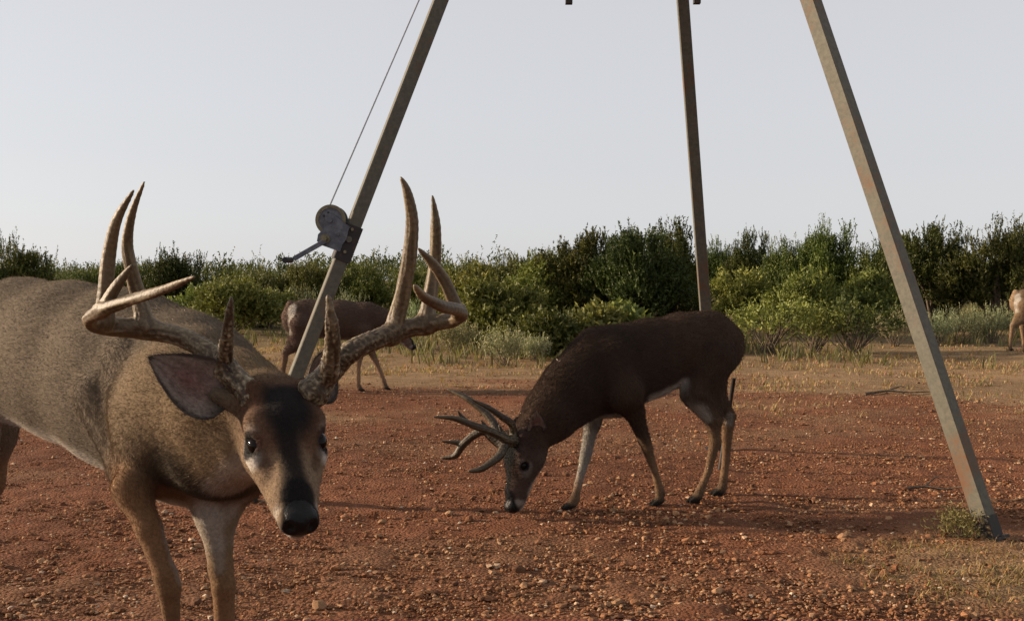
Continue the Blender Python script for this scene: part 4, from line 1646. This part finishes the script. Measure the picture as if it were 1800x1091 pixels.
    def flen(p):
        dh = np.linalg.norm(p - H(0, 0.19, 0), axis=1)
        f = 0.0085 * smooth01((dh - 0.10) / 0.22) + 0.004
        low = smooth01((p[:, 2] - 0.56) / 0.14)
        return f * (0.22 + 0.78 * low) * np.where((dh < 0.13) & (np.linalg.norm(p - H(0, 0.30, -0.008), axis=1) < 0.036), 0, 1)
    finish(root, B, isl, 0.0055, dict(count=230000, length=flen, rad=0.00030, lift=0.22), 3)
    eyes(root, H)
    A = lambda L: [P(*p) for p in L]
    antler(root, [
        (A([(444, 697, 1.995), (414, 668, 2.005), (373, 624, 2.03), (325, 595, 2.05), (267, 581, 2.055), (209, 575, 2.03), (170, 570, 1.985), (158, 560, 1.94), (180, 545, 1.89), (217, 531, 1.85), (275, 514, 1.79), (313, 499, 1.76), (343, 487, 1.735)]), [0.0245, 0.0245, 0.0215, 0.019, 0.019, 0.0185, 0.0165, 0.0125, 0.012, 0.0115, 0.0092, 0.0065, 0.0025]),
        (A([(392, 645, 2.01), (397, 610, 1.98), (402, 565, 1.95), (406, 524, 1.93)]), [0.019, 0.0135, 0.0095, 0.0035]),
        (A([(256, 572, 2.05), (243, 520, 2.05), (229, 465, 2.03), (224, 425, 2.02), (232, 375, 2.0), (254, 319, 1.98)]), [0.019, 0.015, 0.012, 0.0105, 0.008, 0.002]),
        (A([(185, 562, 1.99), (186, 508, 1.98), (193, 440, 1.97), (206, 385, 1.95), (236, 333, 1.93)]), [0.018, 0.015, 0.013, 0.0095, 0.002]),
        (A([(182, 545, 1.90), (207, 500, 1.875), (234, 465, 1.86)]), [0.013, 0.0095, 0.0025]),
    ], 5, 0.0028)
    antler(root, [
        (A([(552, 687, 2.01), (584, 648, 2.035), (615, 619, 2.04), (662, 596, 2.07), (708, 579, 2.11), (762, 568, 2.12), (797, 562, 2.08), (811, 553, 2.03), (802, 544, 1.96), (777, 538, 1.90), (746, 522, 1.84), (729, 502, 1.80)]), [0.0255, 0.0235, 0.021, 0.0195, 0.019, 0.017, 0.0145, 0.0125, 0.0115, 0.011, 0.0085, 0.0035]),
        (A([(577, 655, 2.0), (584, 612, 1.97), (582, 565, 1.94), (577, 519, 1.925)]), [0.020, 0.0155, 0.0115, 0.0035]),
        (A([(688, 590, 2.10), (699, 550, 2.10), (709, 510, 2.09), (719, 454, 2.07), (724, 389, 2.05), (716, 338, 2.03), (705, 312, 2.02)]), [0.020, 0.0165, 0.0155, 0.0145, 0.0125, 0.0085, 0.0025]),
        (A([(748, 570, 2.12), (757, 515, 2.13), (764, 460, 2.13), (766, 396, 2.11), (760, 344, 2.10)]), [0.018, 0.014, 0.0125, 0.0105, 0.0025]),
        (A([(806, 550, 2.0), (793, 520, 1.99), (779, 490, 1.98), (758, 460, 1.96), (736, 438, 1.94)]), [0.013, 0.012, 0.0115, 0.0085, 0.0025]),
    ], 9, 0.0028)


near_buck()


# ---- the grazing buck in the middle distance, head down to the left
def grazing_buck():
    coat = np.array([0.047, 0.028, 0.019])
    dark = coat * 0.5
    legc = np.array([0.175, 0.105, 0.060])
    B = Body()
    lat = norm([0.37, -0.93, 0])                             # its left, towards the camera
    sq = (lat, 0.80)
    cols = [dark, dark * 1.3, coat * 1.05, coat * 1.3, coat * 1.15]
    B.chain([P(1032, 672, 5.28), P(1078, 652, 5.34), P(1140, 630, 5.42), P(1200, 612, 5.48), P(1248, 607, 5.54), P(1270, 612, 5.57)], [0.145, 0.196, 0.180, 0.162, 0.158, 0.105], coat, 0.05, sq, cols)
    B.cone(P(1042, 600, 5.34), P(1095, 606, 5.38), 0.064, 0.082, coat, 0.05)
    B.cone(P(1035, 712, 5.30), P(1085, 708, 5.34), 0.060, 0.062, dark, 0.04)
    # near (left) and far (right) limbs
    B.cone(P(1075, 620, 5.26), P(1098, 690, 5.20), 0.06, 0.082, coat, 0.05)
    Ln = [P(1098, 690, 5.22), P(1114, 722, 5.27), P(1134, 776, 5.31), P(1138, 788, 5.31), P(1150, 826, 5.33), P(1160, 862, 5.36), P(1157, 880, 5.35)]
    leg(B, Ln, [0.080, 0.044, 0.0275, 0.025, 0.017, 0.021, 0.017], [coat, coat * 0.9, legc * 0.6, legc * 0.85, legc, legc])
    hoof(B, Ln[6], (-0.93, -0.37))
    Lf = [P(1048, 692, 5.40), P(1041, 742, 5.38), P(1030, 796, 5.34), P(1028, 806, 5.34), P(1017, 848, 5.30), P(1010, 878, 5.26), P(1003, 888, 5.25)]
    leg(B, Lf, [0.076, 0.037, 0.027, 0.0245, 0.018, 0.022, 0.018], [coat, np.array(WHITE) * 0.45, np.array(WHITE) * 0.45, np.array(WHITE) * 0.45, legc * 1.3, legc * 1.2])
    hoof(B, Lf[6], (-0.93, -0.37))
    Hn = [P(1250, 628, 5.46), P(1224, 690, 5.40), P(1254, 742, 5.42), P(1257, 775, 5.42), P(1245, 828, 5.42), P(1229, 865, 5.42), P(1223, 880, 5.41)]
    leg(B, Hn, [0.122, 0.070, 0.036, 0.027, 0.0175, 0.021, 0.018], [coat, coat * 1.6, legc * 0.7, legc * 0.8, legc * 1.1, legc * 1.1])
    B.cone(P(1256, 675, 5.45), P(1261, 735, 5.43), 0.058, 0.022, coat * 1.3, 0.03)
    hoof(B, Hn[6], (-0.93, -0.37))
    Hf = [P(1250, 635, 5.60), P(1246, 690, 5.58), P(1280, 732, 5.62), P(1279, 745, 5.62), P(1276, 808, 5.62), P(1270, 855, 5.61), P(1263, 868, 5.60)]
    leg(B, Hf, [0.105, 0.060, 0.035, 0.031, 0.019, 0.022, 0.019], [coat, coat * 1.5, legc * 0.8, legc * 0.85, legc, legc])
    B.cone(P(1259, 680, 5.6), P(1281, 728, 5.63), 0.040, 0.018, coat * 1.3, 0.02)
    hoof(B, Hf[6], (-0.93, -0.37))
    # tail
    B.cone(P(1287, 590, 5.60), P(1295, 612, 5.63), 0.035, 0.030, dark, 0.03)
    B.cone(P(1295, 612, 5.63), P(1286, 645, 5.62), 0.028, 0.008, dark, 0.02)
    # neck and head
    B.chain([P(938, 760, 5.13), P(968, 728, 5.18), P(1002, 690, 5.24), P(1040, 652, 5.32)], [0.092, 0.119, 0.142, 0.158], coat, 0.06, cols=[coat * 1.1, dark * 1.3, dark * 1.1])
    H = HeadFrame(P(926, 762, 5.10), P(894, 900, 5.02), 0.0, 1.18, up=(-0.80, -0.55, 0.2))
    face = np.array([0.062, 0.040, 0.031])
    crown = np.array([0.042, 0.026, 0.020])
    earN = (H(-0.055, -0.01, 0.0), P(942, 722, 4.99), (0.25, -1, 0.0), 0.085)
    earF = (H(0.055, -0.01, 0.0), P(912, 732, 5.24), (-0.5, 0.6, 0.2), 0.07)
    isl = head(B, H, coat, crown, face, [earN, earF], False)
    # markings: white belly, flank fold, throat, inner legs, rump edge
    B.dab(P(1135, 690, 5.36), P(1215, 668, 5.44), 0.030, 0.04, np.array(WHITE) * 0.85, 0.85, nrm=(0.1, -0.3, -1))
    B.dab(P(1040, 735, 5.30), P(1090, 728, 5.32), 0.032, 0.03, np.array(WHITE) * 0.55, 0.8, nrm=(0, 0, -1))
    B.dab(P(1204, 672, 5.40), P(1238, 735, 5.36), 0.020, 0.040, np.array(WHITE) * 0.7, 0.85)
    B.dab(P(1240, 740, 5.36), P(1236, 830, 5.38), 0.010, 0.014, np.array(WHITE) * 0.5, 0.6)
    B.dab(P(1281, 733, 5.58), P(1283, 742, 5.58), 0.010, 0.03, np.array(WHITE) * 0.5, 0.7)
    B.dab(P(925, 850, 5.08), P(945, 815, 5.12), 0.012, 0.02, np.array(WHITE) * 0.6, 0.6)
    B.dab(P(1292, 628, 5.60), P(1284, 645, 5.60), 0.012, 0.012, WHITE, 0.6, nrm=(-0.7, -0.6, -0.2))
    B.dab(P(900, 882, 4.95), P(908, 876, 4.97), 0.012, 0.012, np.array(WHITE) * 0.5, 0.6)
    o = P(1150, 885, 5.42)
    root = empty('grazing_buck', [o[0], o[1], gz1(o[0], o[1])], 'dark brown antlered buck grazing head down in the middle of the bare soil', 'deer')

    def flen(p):
        low = smooth01((p[:, 2] - 0.25) / 0.3)
        return 0.006 + 0.012 * low
    finish(root, B, isl, 0.008, dict(count=60000, length=flen, rad=0.0008), 8)
    eyes(root, H, 0.0145)
    z = lambda L, d: [P(750 + x / 4.196, 660 + y / 4.196, dd) for (x, y), dd in zip(L, np.linspace(d[0], d[1], len(L)))]
    antler(root, [
        (z([(640, 480), (600, 478), (540, 445), (450, 402), (340, 365), (200, 314), (50, 305)], (5.02, 4.86)), [0.022, 0.020, 0.0175, 0.016, 0.014, 0.011, 0.003]),
        (z([(622, 482), (575, 520), (545, 580), (500, 622), (400, 688), (310, 706)], (5.02, 4.84)), [0.019, 0.017, 0.017, 0.016, 0.013, 0.004]),
        (z([(648, 440), (620, 350), (560, 308), (450, 232), (330, 176)], (5.04, 4.93)), [0.018, 0.015, 0.014, 0.011, 0.003]),
        (z([(450, 400), (425, 365), (400, 330)], (4.99, 4.98)), [0.014, 0.009, 0.003]),
        (z([(345, 366), (300, 345), (255, 300), (232, 262)], (4.95, 4.90)), [0.012, 0.011, 0.008, 0.003]),
        (z([(580, 460), (555, 410), (533, 365)], (5.0, 5.0)), [0.014, 0.009, 0.003]),
    ], 15, 0.004, tone=0.5, fat=1.2)
    antler(root, [
        (z([(640, 520), (560, 515), (490, 465), (425, 408), (345, 440), (262, 515), (205, 592), (105, 606)], (5.16, 5.22)), [0.022, 0.020, 0.018, 0.017, 0.0165, 0.0165, 0.014, 0.004]),
        (z([(262, 505), (210, 492), (110, 485)], (5.22, 5.2)), [0.014, 0.010, 0.003]),
        (z([(560, 505), (520, 400), (450, 292), (300, 170), (150, 97)], (5.16, 5.28)), [0.018, 0.017, 0.016, 0.013, 0.003]),
    ], 19, 0.004, tone=0.5, fat=1.2)


grazing_buck()


# ---- the two deer farther back, both heading right
def far_deer(name, label, x0, y0, d0, s, coat, head_to, fur, seed):
    """Built from the walking deer's outline; x0, y0, d0: where its hind hoof stands, s: size in the picture."""
    k = 11.3 / d0

    def Q(px, py, dd=0.0):
        return P(x0 + (px - 495) * s, y0 + (py - 690) * s, d0 + dd)
    w = s / k                                               # real size against the walking deer
    lat = np.array([0.0, 1.0, 0.0])
    coat = np.array(coat)
    legc = np.array([0.16, 0.10, 0.06]) * 0.9 + coat * 0.3
    B = Body()
    B.chain([Q(662, 565), Q(640, 565), Q(600, 562), Q(560, 560), Q(530, 560), Q(515, 566)], [v * w for v in (0.15, 0.185, 0.19, 0.185, 0.17, 0.11)], coat, 0.05, (lat, 0.8))
    B.cone(Q(540, 545), Q(520, 550), 0.10 * w, 0.09 * w, coat, 0.05)
    for q, (kn, hk, ft) in ((-1, ((525, 602), (502, 620), (497, 655))), (1, ((540, 604), (526, 624), (530, 660)))):
        o = q * 0.10 * w
        pts = [Q(530, 572, o), Q(*kn, o), Q(*hk, o), Q(ft[0], ft[1], o), Q(ft[0] - 1, 682, o), Q(ft[0] + 1, 688, o)]
        pts[5][2] = gz1(pts[5][0], pts[5][1]) + 0.03
        leg(B, pts, [v * w for v in (0.13, 0.07, 0.034, 0.023, 0.023, 0.02)], [coat, coat * 1.2, legc, legc, legc])
        B.cone(Q(518, 590, o), Q(hk[0] - 1, hk[1] - 3, o), 0.06 * w, 0.022 * w, coat, 0.03)
        hoof(B, pts[5], (1, 0), w)
    for q, (el, kn, ft) in ((-1, ((636, 605), (630, 640), (629, 675))), (1, ((648, 608), (661, 636), (674, 668)))):
        o = q * 0.09 * w
        pts = [Q(642, 580, o), Q(*el, o), Q(*kn, o), Q(ft[0], ft[1], o), Q(ft[0] + 5, 685, o)]
        pts[4][2] = gz1(pts[4][0], pts[4][1]) + 0.03
        leg(B, pts, [v * w for v in (0.09, 0.045, 0.026, 0.022, 0.02)], [coat, legc * 1.1, legc * 1.5, legc * 1.4])
        hoof(B, pts[4], (1, 0), w)
    B.chain([Q(*head_to[0], -0.02), Q(678, 566, -0.01), Q(650, 558)], [0.075 * w, 0.10 * w, 0.14 * w], coat * 0.8, 0.05)
    H = HeadFrame(Q(*head_to[0], -0.02), Q(*head_to[1], -0.05), 0.0, 1.0 * w)
    fc = coat * 1.5
    isl = head(B, H, coat, coat * 0.8, fc, [(H(0.055, 0, 0.01), H(0.15, -0.06, 0.08), tuple(H.vec(0.3, 0.8, 0.2)), 0.08 * w), (H(-0.055, 0, 0.01), H(-0.15, -0.06, 0.08), tuple(H.vec(-0.3, 0.8, 0.2)), 0.08 * w)], False)
    # tail hanging, white edged
    B.cone(Q(510, 535), Q(503, 556), 0.04 * w, 0.045 * w, coat * 1.6, 0.03)
    B.cone(Q(503, 556), Q(511, 584), 0.045 * w, 0.012 * w, coat * 1.6, 0.02)
    B.dab(Q(513, 540, -0.1), Q(517, 582, -0.12), 0.035 * w, 0.03 * w, np.array(WHITE) * 0.8, 0.8)
    B.dab(Q(505, 590), Q(500, 615, -0.08), 0.03 * w, 0.03 * w, np.array(WHITE) * 0.6, 0.4)
    B.dab(Q(570, 598), Q(625, 600), 0.05 * w, 0.05 * w, np.array(WHITE) * 0.5, 0.7, nrm=(0, 0, -1))
    c = Q(580, 690)
    root = empty(name, [c[0], c[1], gz1(c[0], c[1])], label, 'deer')
    finish(root, B, isl, 0.012, fur, seed)
    eyes(root, H, 0.0145)


def fl(p):
    return 0.014 + 0 * p[:, 0]


far_deer('walking_deer', 'dark brown deer behind the winch leg, its head hidden by an antler', 495, 690, 11.3, 1.0, (0.075, 0.047, 0.035), ((694, 574), (731, 612)), dict(count=20000, length=fl, rad=0.0014), 21)
far_deer('distant_deer', 'pale tan deer cut off by the right edge of the picture, only its rump showing', 1775, 622, 17.4, 0.70, (0.175, 0.115, 0.066), ((700, 545), (738, 560)), dict(count=14000, length=fl, rad=0.002), 22)
